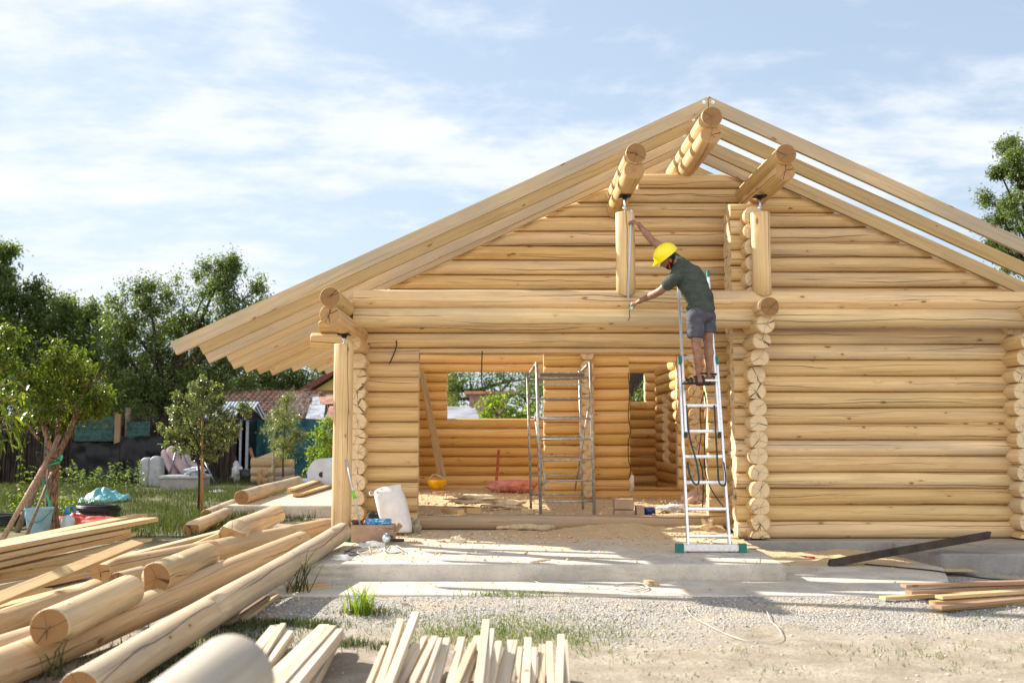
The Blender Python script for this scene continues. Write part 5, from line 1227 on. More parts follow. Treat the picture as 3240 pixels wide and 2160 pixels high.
# foliage seen through the back windows
tree('shrub', 'bright leafy vine bush seen through the back window', Dy(1150, 990, 27), [(Dy(1150, 1000, 27), .1), (Dy(1150, 960, 27), .06)], Bl([(1110, 965, 26), (1150, 950, 34), (1190, 965, 32), (1130, 930, 20), (1220, 950, 28)], 27, .4), 7, 26, .10, .07, BRT, cat='shrub', sig=.14)
tree('shrub', 'dark climbing shrub right of the vine in the back window', Dy(1215, 980, 30), [(Dy(1215, 1000, 30), .1), (Dy(1215, 930, 30), .06)], Bl([(1190, 905, 30), (1225, 910, 36), (1170, 925, 22), (1120, 925, 16), (1255, 900, 40)], 30, .4), 6, 24, .10, .05, MDL, cat='shrub', sig=.16)
tree('leafy_tree', 'dense green tree backdrop filling the back window', Dy(1090, 1010, 48), [(Dy(1090, 1020, 48), .3), (Dy(1090, 900, 48), .2)], Bl([(1040, 880, 36), (1080, 870, 40), (1130, 870, 40), (1180, 870, 40), (1220, 870, 40), (1045, 920, 32), (1010, 900, 35), (1090, 915, 26), (1260, 870, 40)], 48, 1.0), 3, 26, .15, .075, MDL, sig=.3)
tree('shrub', 'green bush seen through the small inner window', Dy(1465, 980, 26), [(Dy(1465, 1000, 26), .08), (Dy(1465, 950, 26), .05)], Bl([(1455, 920, 20), (1475, 935, 22), (1440, 930, 20), (1490, 890, 20), (1470, 960, 20), (1478, 905, 12)], 26, .3), 8, 24, .08, .045, MDL, cat='shrub', sig=.1)
tree('leafy_tree', 'dark tree trunk and crown behind the small inner window', Dy(1455, 980, 36), [(Dy(1457, 1040, 36), .45), (Dy(1455, 800, 36), .4)], Bl([(1500, 880, 40), (1420, 870, 40), (1460, 850, 40), (1500, 930, 40), (1420, 930, 40)], 38, 1.0), 3, 24, .13, .06, DK, sig=.28)
# fruit tree in the garden, with small red fruit
Yf = 15.6
ft = tree('fruit_tree', 'small fruit tree with drooping bright leaves and red fruit at the left', Dy(120, 1218, Yf), T([(122, 1222, .105), (118, 1150, .095), (122, 1080, .09), (128, 1050, .085)], Yf),
     Bl([(95, 835, 34), (140, 828, 30), (175, 850, 34), (60, 870, 42), (110, 880, 48), (160, 890, 46), (205, 890, 36), (240, 905, 24), (40, 930, 40), (95, 940, 46), (150, 935, 40), (200, 930, 32), (230, 940, 22), (10, 850, 40), (-30, 900, 50), (20, 790, 26), (125, 980, 26), (185, 965, 20), (60, 980, 26), (-40, 820, 40)], Yf, .5), 9.0, 16, .105, .032, LT_, bark=BARKL, droop=.65, limbs=False, sig=.10, shell=.3, sprays=3, twig=.006)
mb = MB()
for pts, r in ((((128, 1052), (150, 1010), (172, 960), (192, 905), (200, 870)), .055), (((125, 1052), (110, 1010), (95, 970), (75, 930), (60, 880)), .05), (((128, 1040), (132, 980), (140, 920), (150, 860)), .035), (((90, 1010), (60, 970), (30, 930)), .03), (((172, 960), (160, 920), (130, 880)), .03)):
    tube(mb, smooth_path([Dy(x, y, Yf + rs.uniform(-.1, .1)) for x, y in pts], 4), np.linspace(r, r * .35, 4 * (len(pts) - 1) + 1).tolist(), 8)
mb.build('limbs', BARKL, ft)
mb = MB()
for i in range(90):
    x, y = rs.uniform(-10, 250), rs.uniform(860, 985); blob(mb, Dy(x, y, Yf + rs.uniform(-.35, .1)), (.014, .014, .015), 8, 5)
mb.build('fruit', plain('red_fruit', (.20, .006, .006), .3), ft)
ntre = tree('fruit_tree', 'large-leaved branch reaching in from the left edge, nearest foliage', Vector((-6.3, 8.6, 0)), [(Vector((-6.3, 8.6, 0)), .07), (Vector((-6.1, 8.7, 1.2)), .05), (Dy(-90, 990, 9), .03)], [], 1, 1, .1, .03, LT_) if False else None
nt_ = thing('fruit_tree', 'large-leaved branch reaching in from the left edge, nearest foliage', 'tree', (-6.2, 8.8, 0)); tb = MB(); P = []; Dd = []
tube(tb, smooth_path([Vector((-6.2, 8.8, 0)), Vector((-6.05, 8.9, 1.0)), Dy(-160, 1010, 9)], 5), np.linspace(.07, .03, 11).tolist(), 8)
for a, b, c in (((-160, 1010), (-60, 940), (60, 905)), ((-160, 1010), (-70, 970), (75, 950)), ((-160, 1010), (-60, 990), (40, 985)), ((-160, 1010), (-80, 920), (30, 880)), ((-160, 1010), (-90, 1010), (0, 1010))):
    w = smooth_path([Dy(a[0], a[1], 9), Dy(b[0], b[1], 8.9 + rs.uniform(-.1, .1)), Dy(c[0], c[1], 8.9 + rs.uniform(-.2, .2))], 8); tube(tb, w, np.linspace(.012, .003, len(w)).tolist(), 5)
    for q in w[4:]:
        for k in range(3): P.append(q); Dd.append((w[-1] - w[0]).normalized() * .6 + Vector(rs.normal(size=3)) * .5 + Vector((0, 0, .1)))
V, Fq, tn = leaves(np.array(P) + rs.normal(size=(len(P), 3)) * .02, .145, .034, 1.3, .35, np.array(Dd)); tb.build('trunk', BARKL, nt_); npmesh('crown', V, Fq, tn, LT_, nt_)
# young trees
tree('young_tree', 'young staked tree with thin sprays of small olive leaves in the grass', Dy(455, 1182, 18.7), T([(455, 1184, .028), (458, 1100, .026), (455, 1060, .022), (452, 1020, .018)], 18.7),
     Bl([(405, 990, 26), (430, 1015, 24), (395, 1020, 16), (455, 985, 26), (480, 1015, 26), (500, 1040, 20), (440, 1045, 22), (470, 1050, 20), (510, 1000, 18), (540, 1000, 12), (425, 955, 22), (460, 940, 22), (420, 920, 14), (495, 960, 16), (525, 970, 16), (560, 945, 10), (450, 905, 14), (485, 905, 12), (470, 880, 8), (410, 960, 14), (500, 930, 10)], 18.7, .25), 1.2, 7, .052, .024, OLV, sig=.035, slen=1.9, sprays=9, twig=.005, shell=.1)
mb = MB(); tube(mb, [Dy(463, 1182, 18.6), Dy(465, 955, 18.6)], [.03, .02], 8); o = mb.build('tree_stake', plain('orange_stake', (.34, .17, .07), .8, 0, .3, 20, stretch=(4, 4, .5)), None, loc=Dy(463, 1182, 18.6)); tag(o, 'orange-brown stake tied beside the young olive-leaved tree', 'stake')
tree('young_tree', 'slim sapling with upright leaves behind the log bench', Dy(655, 1100, 25.5), T([(650, 1095, .03), (650, 1040, .02), (655, 980, .012)], 25.5), Bl([(650, 950, 16), (665, 975, 18), (640, 985, 16), (668, 1010, 16), (650, 1030, 16), (672, 1040, 14), (690, 1000, 12), (660, 920, 10)], 25.5, .2), 9, 14, .07, .022, OLV, sig=.09, sprays=5, twig=.005, shell=.1)
tree('young_tree', 'dry greyish sapling left of the upright one by the bench', Dy(628, 1085, 28), T([(626, 1088, .035), (630, 1010, .025), (632, 950, .012)], 28), Bl([(632, 960, 14), (622, 990, 14), (640, 975, 10), (625, 1020, 10)], 28, .2), 8, 12, .06, .02, OLV, bark=plain('pale_bark', (.32, .27, .2), .9, 0, .3, 20), sig=.09, sprays=5, twig=.006, shell=.1)
tree('shrub', 'leafy bush just left of the corner post', Dy(742, 1095, 26), T([(745, 1095, .03), (745, 1050, .02)], 26), Bl([(735, 1030, 22), (750, 1050, 24), (725, 1060, 18), (755, 985, 18), (745, 1010, 20), (735, 1075, 20)], 26, .2), 9, 16, .075, .03, BRT, sig=.09, sprays=4, twig=.006, cat='shrub', shell=.2)
tree('shrub', 'dark leafy shrub behind the black shed', Dy(440, 1060, 41), [(Dy(440, 1070, 41), .1), (Dy(440, 1000, 41), .06)], Bl([(410, 960, 30), (450, 950, 26), (490, 945, 22), (430, 985, 26), (395, 990, 26)], 41, .5), 4, 22, .11, .06, BRT, cat='shrub', sig=.2)
def weeds(label, c, r, n, L, m=LT_, h=.35, name='weed'):
    t = thing(name, label, 'plant', c); c = Vector(c); P = []; Dd = []; tb = MB()
    for i in range(n):
        a = rs.uniform(0, 6.28); q = r * math.sqrt(rs.uniform()); b = c + Vector((q * math.cos(a), q * math.sin(a), 0)); tp_ = b + Vector((rs.normal() * .08, rs.normal() * .08, h * rs.uniform(.5, 1.1))); tube(tb, [b, tp_], [.004, .002], 4, caps=False)
        for k in np.linspace(.2, 1, 6):
            for s in range(2): P.append(b.lerp(tp_, k)); Dd.append(rs.normal(size=3) * [1, 1, .2] + [0, 0, .25])
    V, Fq, tn = leaves(np.array(P), L, L * .45, .7, .3, np.array(Dd)); tb.build('stems', m, t); npmesh('leaves', V, Fq, tn, m, t); return t
weeds('tall leafy weed by the leaning poles at the left', atz(45 * 1.37755, 1160 * 1.37755, 0), .25, 7, .11, h=1.1)
weeds('bright nettle patch behind the bucket', atz(95 * 1.37755, 1185 * 1.37755, 0), .5, 26, .08, BRT, h=.45)
weeds('low nettle patch right of the fruit tree trunk', atz(160 * 1.37755, 1190 * 1.37755, 0), .35, 14, .07, MDL, h=.4)
weeds('dark low weeds at the foot of the first black sheet', atz(215 * 1.37755, 1125 * 1.37755, 0), 1.4, 60, .12, DK, h=.7)
# grass
GRS = leafmat('grass_blade', (0.022, 0.045, 0.012), (0.105, 0.115, 0.040), .7, .2)
def blades(P, h, w, lean=.35):
    n = len(P); hh = (h * rs.uniform(.4, 1.3, n))[:, None]; a = rs.uniform(0, 6.28, n); s = np.stack([np.cos(a), np.sin(a), 0 * a], 1) * w / 2
    b = rs.uniform(0, 6.28, n); l = np.stack([np.cos(b), np.sin(b), 0 * b], 1) * (lean * rs.uniform(.2, 1.4, n))[:, None] * hh; up = np.array([0, 0, 1.0])
    V = np.stack([P - s, P + s, P + s * .8 + l * .35 + up * hh * .6, P - s * .8 + l * .35 + up * hh * .6, P + l + up * hh * .95 + s * .15, P + l + up * hh * .95 - s * .15], 1).reshape(-1, 3)
    q = np.arange(n)[:, None] * 6; Fq = np.concatenate([q + [0, 1, 2, 3], q + [3, 2, 4, 5]], 0); t = rs.uniform(0, 1, n); return V, Fq, np.concatenate([t, t])
def gz(x, y): return np.array([ground_h(a, b) for a, b in zip(x, y)])
def grass(label, x, y, h, w, lean=.4, m=GRS, z=None):
    P = np.stack([x, y, gz(x, y) if z is None else np.full(len(x), z)], 1); V, Fq, t = blades(P, h, w, lean); o = npmesh('grass', V, Fq, t, m); o['kind'] = 'stuff'; o['label'] = label; return o
n_ = 90000; yy = rs.uniform(14.2, 34, n_); xx = rs.uniform(-1, 0, n_) * (yy * .56 + 2) * 1.0; 
k_ = np.array([mnoise.noise(Vector((a * .5, b * .5, 3))) + .5 * mnoise.noise(Vector((a * 2, b * 2, 9))) for a, b in zip(xx, yy)])
ok = (k_ > -.12 - .12 * (yy > 20)) & ~((xx > -5.1) & (yy > 18)) & (xx < -3.2 - .0 * yy); xx, yy = xx[ok], yy[ok]; k_ = k_[ok]
grass('garden grass left of the house', xx, yy, 0.07 + .0 * xx[0] + .22 * np.clip(k_ + .10, 0, 1), 0.011)
PGR = leafmat('patch_grass', (0.05, 0.09, 0.02), (0.17, 0.20, 0.06), .6, .3)
def patch(label, pts, n, h, w=.006, sp=.12, m=GRS, lean=.5):
    X = []; Y = []
    for (x, y, s) in pts:
        c = atz(x * 1.37755, y * 1.37755, 0); k = int(n * s); X += list(c.x + rs.normal(size=k) * sp * s * 1.8); Y += list(c.y + rs.normal(size=k) * sp * s)
    return grass(label, np.array(X), np.array(Y), h, w, lean, m)
patch('low grass patch on the gravel in front of the slab', [(1170, 1368, 1.1), (1140, 1369, .7), (1215, 1367, .9), (1240, 1369, .4)], 420, .045, m=PGR)
patch('green patch behind the pale battens', [(1100, 1445, 1.3), (1160, 1430, 1.4), (1200, 1450, 1.4), (1250, 1460, 1.0), (1050, 1455, .8), (1230, 1475, 1), (1130, 1470, 1.2)], 300, .04, lean=.9, sp=.17, m=PGR)
patch('sparse grass tufts on the dirt at the right', [(1330, 1500, .8), (1450, 1518, .8), (2010, 1505, .9), (2080, 1480, .6), (2100, 1500, .6), (2250, 1420, .8), (2200, 1405, .6), (2320, 1490, .7), (1330, 1470, .6), (1480, 1460, .4), (2300, 1440, .6), (1590, 1560, .5), (2230, 1530, .7), (1960, 1490, .5), (1780, 1540, .4), (1680, 1500, .4)], 70, .03, lean=1.0, sp=.16, m=PGR)
patch('grass and weeds under the logs', [(560, 1448, 1.6), (500, 1480, 1.6), (450, 1500, 1.6), (400, 1530, 1.6), (600, 1435, .9), (360, 1560, 1.5), (700, 1435, .7), (745, 1440, .5), (850, 1410, .8), (800, 1480, .6), (900, 1488, .6)], 420, .05, sp=.10)
patch('weeds in the gaps around the garden slab', [(520, 1175, 1.5), (560, 1180, 1.3), (490, 1195, 1.3), (600, 1180, .8), (400, 1200, 1.5), (340, 1190, 1.5)], 300, .16, sp=.3)
for i, (x, y, n, h, r, lb) in enumerate(((832, 1412, 90, .21, .09, 'bright tall grass tuft on the gravel in front of the slab'), (680, 1368, 34, .36, .08, 'long arching grass tuft beside the longest log at the slab corner'), (120, 1562, 14, .22, .08, 'grass stalks in front of the logs at the lower left'), (225, 1560, 6, .2, .05, 'single grass stalks before the longest log'))):
    c = atz(x * 1.37755, y * 1.37755, 0); P = np.stack([c.x + rs.normal(size=n) * r * .6, c.y + rs.normal(size=n) * r * .5, np.zeros(n)], 1); V, Fq, t = blades(P, h, .011, .75); o = npmesh('grass_tuft', V - np.array(c), Fq, t, BRT if i == 0 else GRS); o.location = c; tag(o, lb, 'grass tuft')
# gravel: loose stones
def stones(label, n, x0, x1, y0, y1, s0, s1, dens, m, z=0.0, name='gravel'):
    base = np.array([(1, 0, 0), (-1, 0, 0), (0, 1, 0), (0, -1, 0), (0, 0, 1), (0, 0, -.6)], float); Ft = np.array([(0, 2, 4), (2, 1, 4), (1, 3, 4), (3, 0, 4), (2, 0, 5), (1, 2, 5), (3, 1, 5), (0, 3, 5)])
    x = rs.uniform(x0, x1, n * 3); y = rs.uniform(y0, y1, n * 3); k = np.array([dens(a, b) for a, b in zip(x, y)]) > rs.uniform(0, 1, n * 3); x, y = x[k][:n], y[k][:n]; n = len(x)
    s = (s0 + (s1 - s0) * rs.uniform(0, 1, n) ** 3)[:, None, None]; a = rs.uniform(0, 6.28, n); rot = np.zeros((n, 3, 3)); rot[:, 0, 0] = np.cos(a); rot[:, 0, 1] = -np.sin(a); rot[:, 1, 0] = np.sin(a); rot[:, 1, 1] = np.cos(a); rot[:, 2, 2] = 1
    B = base[None] * rs.uniform(.5, 1.2, (n, 6, 1)) * s * [1, .8, .55]; V = np.einsum('nij,nkj->nki', rot, B) + np.stack([x, y, (gz(x, y) if z is None else np.full(n, z)) + s[:, 0, 0] * .2], 1)[:, None]
    Fq = (Ft[None] + np.arange(n)[:, None, None] * 6).reshape(-1, 3); o = npmesh(name, V.reshape(-1, 3), Fq, np.repeat(rs.uniform(0, 1, n), 8), m); o['kind'] = 'stuff'; o['label'] = label; return o
m, t, p = mat('loose_stone'); n = N(t); n.put(p.inputs['Base Color'], n.mix(n.attr('tone'), (.22, .20, .18), (.66, .64, .60))); p.inputs['Roughness'].default_value = .9; STN = m
def gd(x, y): return sstep(7.0, 7.9, y + 1.2 * mnoise.noise(Vector((x * .6, y * .6, 4)))) * (.25 + .75 * sstep(-.2, .3, fbm(x, y, 1.2, 3, 2))) * sstep(-3.2, -2.2, x) + .05
stones('crushed stone gravel in front of the slab', 14000, -3.2, 6.5, 5.4, 8.85, .004, .019, gd, STN, None)
m, t, p = mat('wood_chip'); n = N(t); n.put(p.inputs['Base Color'], n.mix(n.attr('tone'), (.42, .27, .14), (.72, .56, .37))); p.inputs['Roughness'].default_value = .9; CHP = m
stones('wood chips strewn over the porch slab', 2600, -1.7, 2.75, 9.9, 13.2, .006, .03, lambda x, y: .15 + .85 * sstep(11.2, 12.8, y), CHP, .187, 'wood_chips')
stones('wood chips on the floor inside', 3500, -1.6, 3.4, 13.5, 20, .008, .032, lambda x, y: .7, CHP, .375, 'wood_chips')
stones('wood chips on the lower slab', 700, -2.2, 4.2, 8.95, 12, .005, .022, lambda x, y: .5, CHP, .036, 'wood_chips')

# ------------------------------------------------------------------ garden side: fences, sheds, clutter
def pl(name, m, pts, parent=None, thick=0.02):
    """thin panel through 4 corner points"""
    mb = MB(); n_ = (pts[1] - pts[0]).cross(pts[3] - pts[0]).normalized() * thick
    for q in pts: mb.v.append(q)
    for q in pts: mb.v.append(q + n_)
    for f in ((0, 1, 2, 3), (7, 6, 5, 4), (0, 4, 5, 1), (1, 5, 6, 2), (2, 6, 7, 3), (3, 7, 4, 0)): mb.face(f, [(0, 0), (1, 0), (1, 1), (0, 1)])
    return mb.build(name, m, parent)
BRU = plain('brushwood', (0.045, 0.035, 0.027), .95, 0, .6, 3, bump=1.0, stretch=(14, 14, .7))
MESH = plain('green_shade_net', (0.022, 0.065, 0.058), .85, 0, .35, 6, stretch=(1, 1, 2)); TNET = plain('teal_shade_net', (0.018, 0.10, 0.125), .7, 0, .3, 3, bump=.3)
fc = thing('garden_fence', 'old brushwood garden fence with posts behind the fruit tree', 'fence', (-14, 31.6, 0))
mb = MB(); x = -24.0
while x < -8.3:
    Yl = 31.5 if x > -15 else 31.5 - (-15 - x) * .15
    tube(mb, [(x, Yl + rs.normal() * .03, -.05), (x + rs.normal() * .06, Yl + rs.normal() * .03, 1.95 + rs.normal() * .12)], [.026, .018], 4, caps=False, tone=rs.uniform()); x += .028
mb.build('brush_panel', BRU, fc)
mb = MB(); boxm(mb, (-24, 31.6, 0), (-8.3, 31.63, 1.82)); mb.build('gap_light_blocker', BRU, fc)  # dark sheet added behind the brush to block light showing through the gaps
for x in (-22, -19.4, -16.8, -14.1, -11.6): mb = MB(); bar(mb, (x, 31.35, -.05), (x, 31.35, 2.35), .14, .12); mb.build('fence_post', plain('old_fence_post', (.15, .12, .09), .9, 0, .4, 10) if x == -22 else bpy.data.materials['old_fence_post'], fc)
def wavy(name, m, x0, x1, z0, z1, Y, amp, label=None, cat='sheet', parent=None, f=1.0, nx=50, nz=26, sag=0.0, seed=0):
    mb = MB()
    for j in range(nz + 1):
        for i in range(nx + 1):
            u = i / nx; v = j / nz; X = x0 + (x1 - x0) * u; Z = z0 + (z1 - z0) * v - sag * math.sin(math.pi * u * 3) ** 2 * v + .05 * mnoise.noise(Vector((u * 3, 0, seed))) * v
            mb.v.append(Vector((X, Y + amp * (mnoise.noise(Vector((X * 1.6 * f + Z, Z * 2.2 * f - X * .6, seed))) + .5 * mnoise.noise(Vector((X * 5 * f, Z * 3.5 * f + X, seed + 5)))), Z)))
    for j in range(nz):
        for i in range(nx): q = j * (nx + 1) + i; mb.face((q, q + 1, q + nx + 2, q + nx + 1), None, 0, .5, True)
    o = mb.build(name, m, parent, None if parent else (x0, Y, z0))
    if not parent: tag(o, label, cat)
    return o
BSH = plain('black_sheeting', (0.010, 0.011, 0.014), .45, 0, 0, 3, spec=.18)
def X_(u, Y): return aty(u * 1.37755, 1385, Y).x
wavy('plastic_sheet', BSH, X_(166, 30.9), X_(275, 30.9), .02, aty(0, 1015 * 1.37755, 30.9).z, 30.9, .10, 'shiny black plastic sheet on the fence, left one', sag=.04, seed=1)
wavy('plastic_sheet', BSH, X_(278, 30.8), X_(400, 30.8), .02, aty(0, 1001 * 1.37755, 30.8).z, 30.8, .10, 'shiny black plastic sheet on the fence, right one', sag=.04, seed=4)
wavy('shade_net', MESH, X_(172, 31.2), X_(262, 31.2), 1.3, aty(0, 958 * 1.37755, 31.2).z, 31.15, .04, 'dark green shade net above the left black sheet', 'net', seed=7)
wavy('shade_net', MESH, X_(292, 31.2), X_(345, 31.2), 1.3, aty(0, 968 * 1.37755, 31.2).z, 31.15, .04, 'small green shade net above the right black sheet', 'net', seed=8)
mb = MB(); P = Dy(272, 950, 31); bar(mb, (P.x, 30.99, 0), (P.x, 30.99, P.z), .18, .1); o = mb.build('fence_post', OLDB, None, loc=(P.x, 31, 0)); tag(o, 'broad grey-brown post between the two black sheets', 'post')
tn_ = wavy('shade_net', TNET, X_(572, 39.5), X_(800, 39.5), 0.0, aty(0, 962 * 1.37755, 39.5).z, 39.5, .10, 'big teal shade net hanging under the tiled roof', 'net', seed=9, f=.8)
for u, lb in ((645, 'dark wooden post in front of the teal net'), (757, 'slim wooden post beside the corner bush')):
    mb = MB(); P = Dy(u, 1000 if u < 700 else 960, 39 if u < 700 else 27); tube(mb, [(P.x, P.y, 0), P], [.10, .09] if u < 700 else [.05, .045], 8); o = mb.build('post', OLDB, None, loc=(P.x, P.y, 0)); tag(o, lb, 'post')
# tiled roof building
TILE = None
m, t, p = mat('clay_tile'); n = N(t); n.put(p.inputs['Base Color'], n.mix(n.map(n.noise(n.coord(), 1.2, 6, .7), .35, .65), n.mix(n.attr('tone'), (.20, .085, .055), (.36, .19, .13)), (.13, .10, .085))); p.inputs['Roughness'].default_value = .85; TILE = m
tb_ = thing('outbuilding', 'low outbuilding with a weathered clay tile roof and patched metal sheets', 'building', (-11, 44, 0))
e0, e1 = Dy(440, 963, 43.2), Dy(700, 968, 43.2); g0, g1 = Dy(415, 893, 48), Dy(770, 909, 48); ez = e1.z; gzz = g1.z + .15
mb = MB(); x = e0.x - 1.5; step = .27; rows_n = 11
while x < aty(718 * 1.3776, 1385, 45.5).x:
    for r in range(rows_n):
        f0, f1 = r / rows_n, (r + 1.12) / rows_n; ya, yb = 43.2 + 4.8 * f0, 43.2 + 4.8 * f1; za, zb = ez + (gzz - ez) * f0 + .06, ez + (gzz - ez) * f1 + .0; tn0 = rs.uniform(); dx = rs.normal() * .015
        st = len(mb.v)
        for (yy_, zz_, rr_) in ((ya, za, .10), (yb, zb, .085)):
            for i in range(6): th = math.pi * i / 5; mb.v.append(Vector((x + dx + rr_ * 1.35 * math.cos(th), yy_, zz_ + rr_ * .8 * math.sin(th))))
        for i in range(5): mb.face((st + i + 1, st + i, st + 6 + i, st + 7 + i), None, 0, tn0, True)
        mb.face(tuple(st + i for i in range(6)), None, 0, tn0)
    x += step
mb.build('tiled_roof', TILE, tb_)
pl('roof_deck', OLDB, [Vector((e0.x - 1.6, 43.3, ez - .04)), Vector((-4.5, 43.3, ez - .04)), Vector((-4.5, 48, gzz - .05)), Vector((e0.x - 1.6, 48, gzz - .05))], tb_)
TIN = plain('galvanised_sheet', (.50, .54, .58), .42, .35, .2, 2, dirt=(.38, .2, .12)); RUST = plain('rusty_sheet', (.42, .20, .12), .6, .2, .3, 3, dirt=(.3, .14, .08))
k = lambda u, v, Y: Dy(u, v, Y)
def onroof(u, v, lift):      # point on the roof plane under pixel u,v
    d = ray(u * 1.37755, v * 1.37755); n_ = Vector((0, -(gzz - ez) / 4.8, 1)); q0 = Vector((0, 43.2, ez + lift)); o_ = Vector((0, 0, H)); return o_ + d * ((q0 - o_).dot(n_) / d.dot(n_))
for lb, m_, q in (('pale metal sheet patching the roof', TIN, ((700, 967), (742, 967), (748, 927), (712, 929))), ('upper pale metal sheet', TIN, ((716, 931), (737, 930), (732, 910), (718, 911))), ('rust-red metal sheet', RUST, ((738, 928), (775, 927), (775, 912), (733, 911))), ('rusty lower sheet at the right', RUST, ((745, 966), (800, 966), (800, 932), (757, 932)))):
    o = pl('metal_sheet', m_, [onroof(a_, b_, .16 + .02 * (m_ is RUST)) for a_, b_ in q], tb_, .01); o['label'] = lb
mb = MB(); bar(mb, (e0.x - 1.6, 48.05, gzz + .06), (-4.5, 48.05, gzz + .06), .16, .14); mb.build('ridge_beam', plain('ridge_brown', (.16, .08, .06), .8), tb_)
mb = MB(); boxm(mb, (e0.x - 1.4, 43.8, 0), (-4.6, 47.8, ez - .1)); mb.build('wall', plain('dark_plaster', (.10, .085, .07), .9, 0, .3, 2), tb_)
mb = MB()
for i in range(170):
    c = onroof(rs.normal() * 13 + 690 - abs(rs.normal()) * 8, 935 + rs.normal() * 13, .22); d = Vector(rs.normal(size=3)) * .28; tube(mb, [c, c + d * .5 + Vector((0, 0, .1)), c + d], .008, 3, caps=False)
mb.build('dry_vine', plain('dry_vine', (.33, .29, .25), .9), tb_)
# yellow house behind
yh = thing('house', 'yellow gabled house with a dark red verge, mostly hidden behind the rafters', 'house', (-8, 58, 0))
a, b = Dy(690, 906, 57), Dy(800, 835, 57)
mb = MB(); st = len(mb.v)
for yy_ in (57, 64):
    for q in ((a.x + .4, 0), (-2.5, 0), (-2.5, b.z - .4), (b.x, b.z - .3), (a.x + .4, a.z)): mb.v.append(Vector((q[0], yy_, q[1])))
mb.face((0, 1, 2, 3, 4), None); mb.face((9, 8, 7, 6, 5), None)
for i in range(5): mb.face((i, i + 5, (i + 1) % 5 + 5, (i + 1) % 5), None)
mb.build('wall', plain('yellow_render', (.42, .33, .10), .9, 0, .1, 1), yh)
mb = MB(); bar(mb, a + Vector((-.5, -.3, -.25)), b + Vector((.5, -.3, .3)), .5, .32, up=(0, 0, 1)); mb.build('roof_verge', plain('dark_red_verge', (.12, .035, .025), .7), yh)
mb = MB(); s_ = (b - a).normalized(); bar(mb, a + Vector((-.4, 3.5, .0)), b + Vector((.5, 3.5, .5)), 7, .12, up=(0, 0, 1)); mb.build('roof', TILE, yh)
# black garden shed
def Sx(u, Y): return aty(u, 1385, Y).x
sh = thing('garden_shed', 'black corrugated garden shed with a pale ribbed metal roof', 'shed', (-11.5, 39.5, 0))
xl, xr = Sx(690 - 70, 38), Sx(748, 38); xd = Sx(782, 38); zt = aty(0, 1326, 38).z; zrdg = aty(0, 1298, 38.5).z
BLK = plain('black_corrugated', (.012, .012, .013), .4, .3, .1, 3)
mb = MB(); x = xl; i = 0
while x < xr - .01:
    st = len(mb.v); x2 = min(x + .09, xr); o_ = .03 * (i % 2)
    for q in ((x, 38 + o_), (x2, 38 + .03 - o_)):
        for z in (0, zt): mb.v.append(Vector((q[0], q[1], z)))
    mb.face((st, st + 2, st + 3, st + 1), None); x += .09; i += 1
boxm(mb, (xl, 38.06, 0), (xr, 41, zt)); boxm(mb, (xr, 39.8, 0), (xd, 41, zt)); boxm(mb, (xd - .05, 38.1, 0), (xd, 39.8, zt)); mb.build('shed_wall', BLK, sh)
mb = MB()
for u0, u1 in ((757, 763), (777, 785)): boxm(mb, (Sx(u0, 37.9), 37.92, 0), (Sx(u1, 37.9), 37.99, zt))
mb.build('door_frame', plain('pale_blue_metal', (.42, .47, .55), .5, .2, .05), sh)
mb = MB(); xa_, xb_ = Sx(640, 38), Sx(786, 38); nr = 26
for side in (0, 1):
    for i in range(nr):
        f0, f1 = i / nr, (i + 1) / nr; st = len(mb.v); x0_, x1_ = xa_ + (xb_ - xa_) * f0, xa_ + (xb_ - xa_) * f1; lift = .03 * (i % 2)
        for x_ in (x0_, x1_): mb.v.append(Vector((x_, 37.7 + side * 3.6, zt - .02 + lift))); mb.v.append(Vector((x_, 39.5, zrdg + .35 + lift)))
        mb.face((st, st + 2, st + 3, st + 1) if side == 0 else (st + 1, st + 3, st + 2, st), None)
mb.build('shed_roof', plain('ribbed_roof', (.62, .67, .74), .35, .3, .08), sh)
mb = MB(); xg = Sx(786, 37.8)
for q in ((Sx(738, 37.8), zt - .02), (xg + .55, zt - .02), (Sx(772, 37.8), zrdg + .25)): mb.v.append(Vector((q[0], 37.75, q[1])))
mb.face((0, 1, 2), None); tube(mb, [(Sx(772, 37.7), 37.7, zrdg + .32), (xg + .6, 37.7, zt - .08)], .035, 6); mb.build('gable', BLK, sh)
mb = MB()
for u in (764, 774): boxm(mb, (Sx(u, 37.7), 37.70, zrdg - .12), (Sx(u + 7, 37.7), 37.73, zrdg + .05))
mb.build('vent', plain('vent_white', (.6, .62, .65), .5), sh)
# poles leaning on the fruit tree
for i, (a, b, r, lb) in enumerate((((2, 1245), (122, 1030), .038, 'front pale prop pole leaning on the fruit tree'), ((38, 1222), (136, 1000), .048, 'thick grey prop pole leaning on the fruit tree'), ((58, 1238), (118, 1085), .026, 'thin prop pole behind the front one at the fruit tree'))):
    A = atz(a[0] * 1.37755, a[1] * 1.37755, 0); B = Dy(b[0], b[1], 15.4); mb = MB(); tube(mb, [A, B], [r, r * .8], 8); o = mb.build('prop_pole', plain('pole_wood%d' % i, (.34, .22, .14) if i == 0 else (.21, .145, .10), .9, 0, .3, 16, stretch=(3, 3, .5)), None, loc=A); tag(o, lb, 'pole', 'prop poles at the fruit tree')
cable('green garden hose hanging from the fruit tree fork', [Dy(128, 1060, 15.45), Dy(142, 1046, 15.4), Dy(136, 1060, 15.35), Dy(110, 1068, 15.3), Dy(98, 1075, 15.3), Dy(100, 1110, 15.3), Dy(112, 1150, 15.3), Dy(116, 1180, 15.4)], .016, plain('green_hose', (.015, .42, .20), .4), 'garden hose', name='garden_hose')
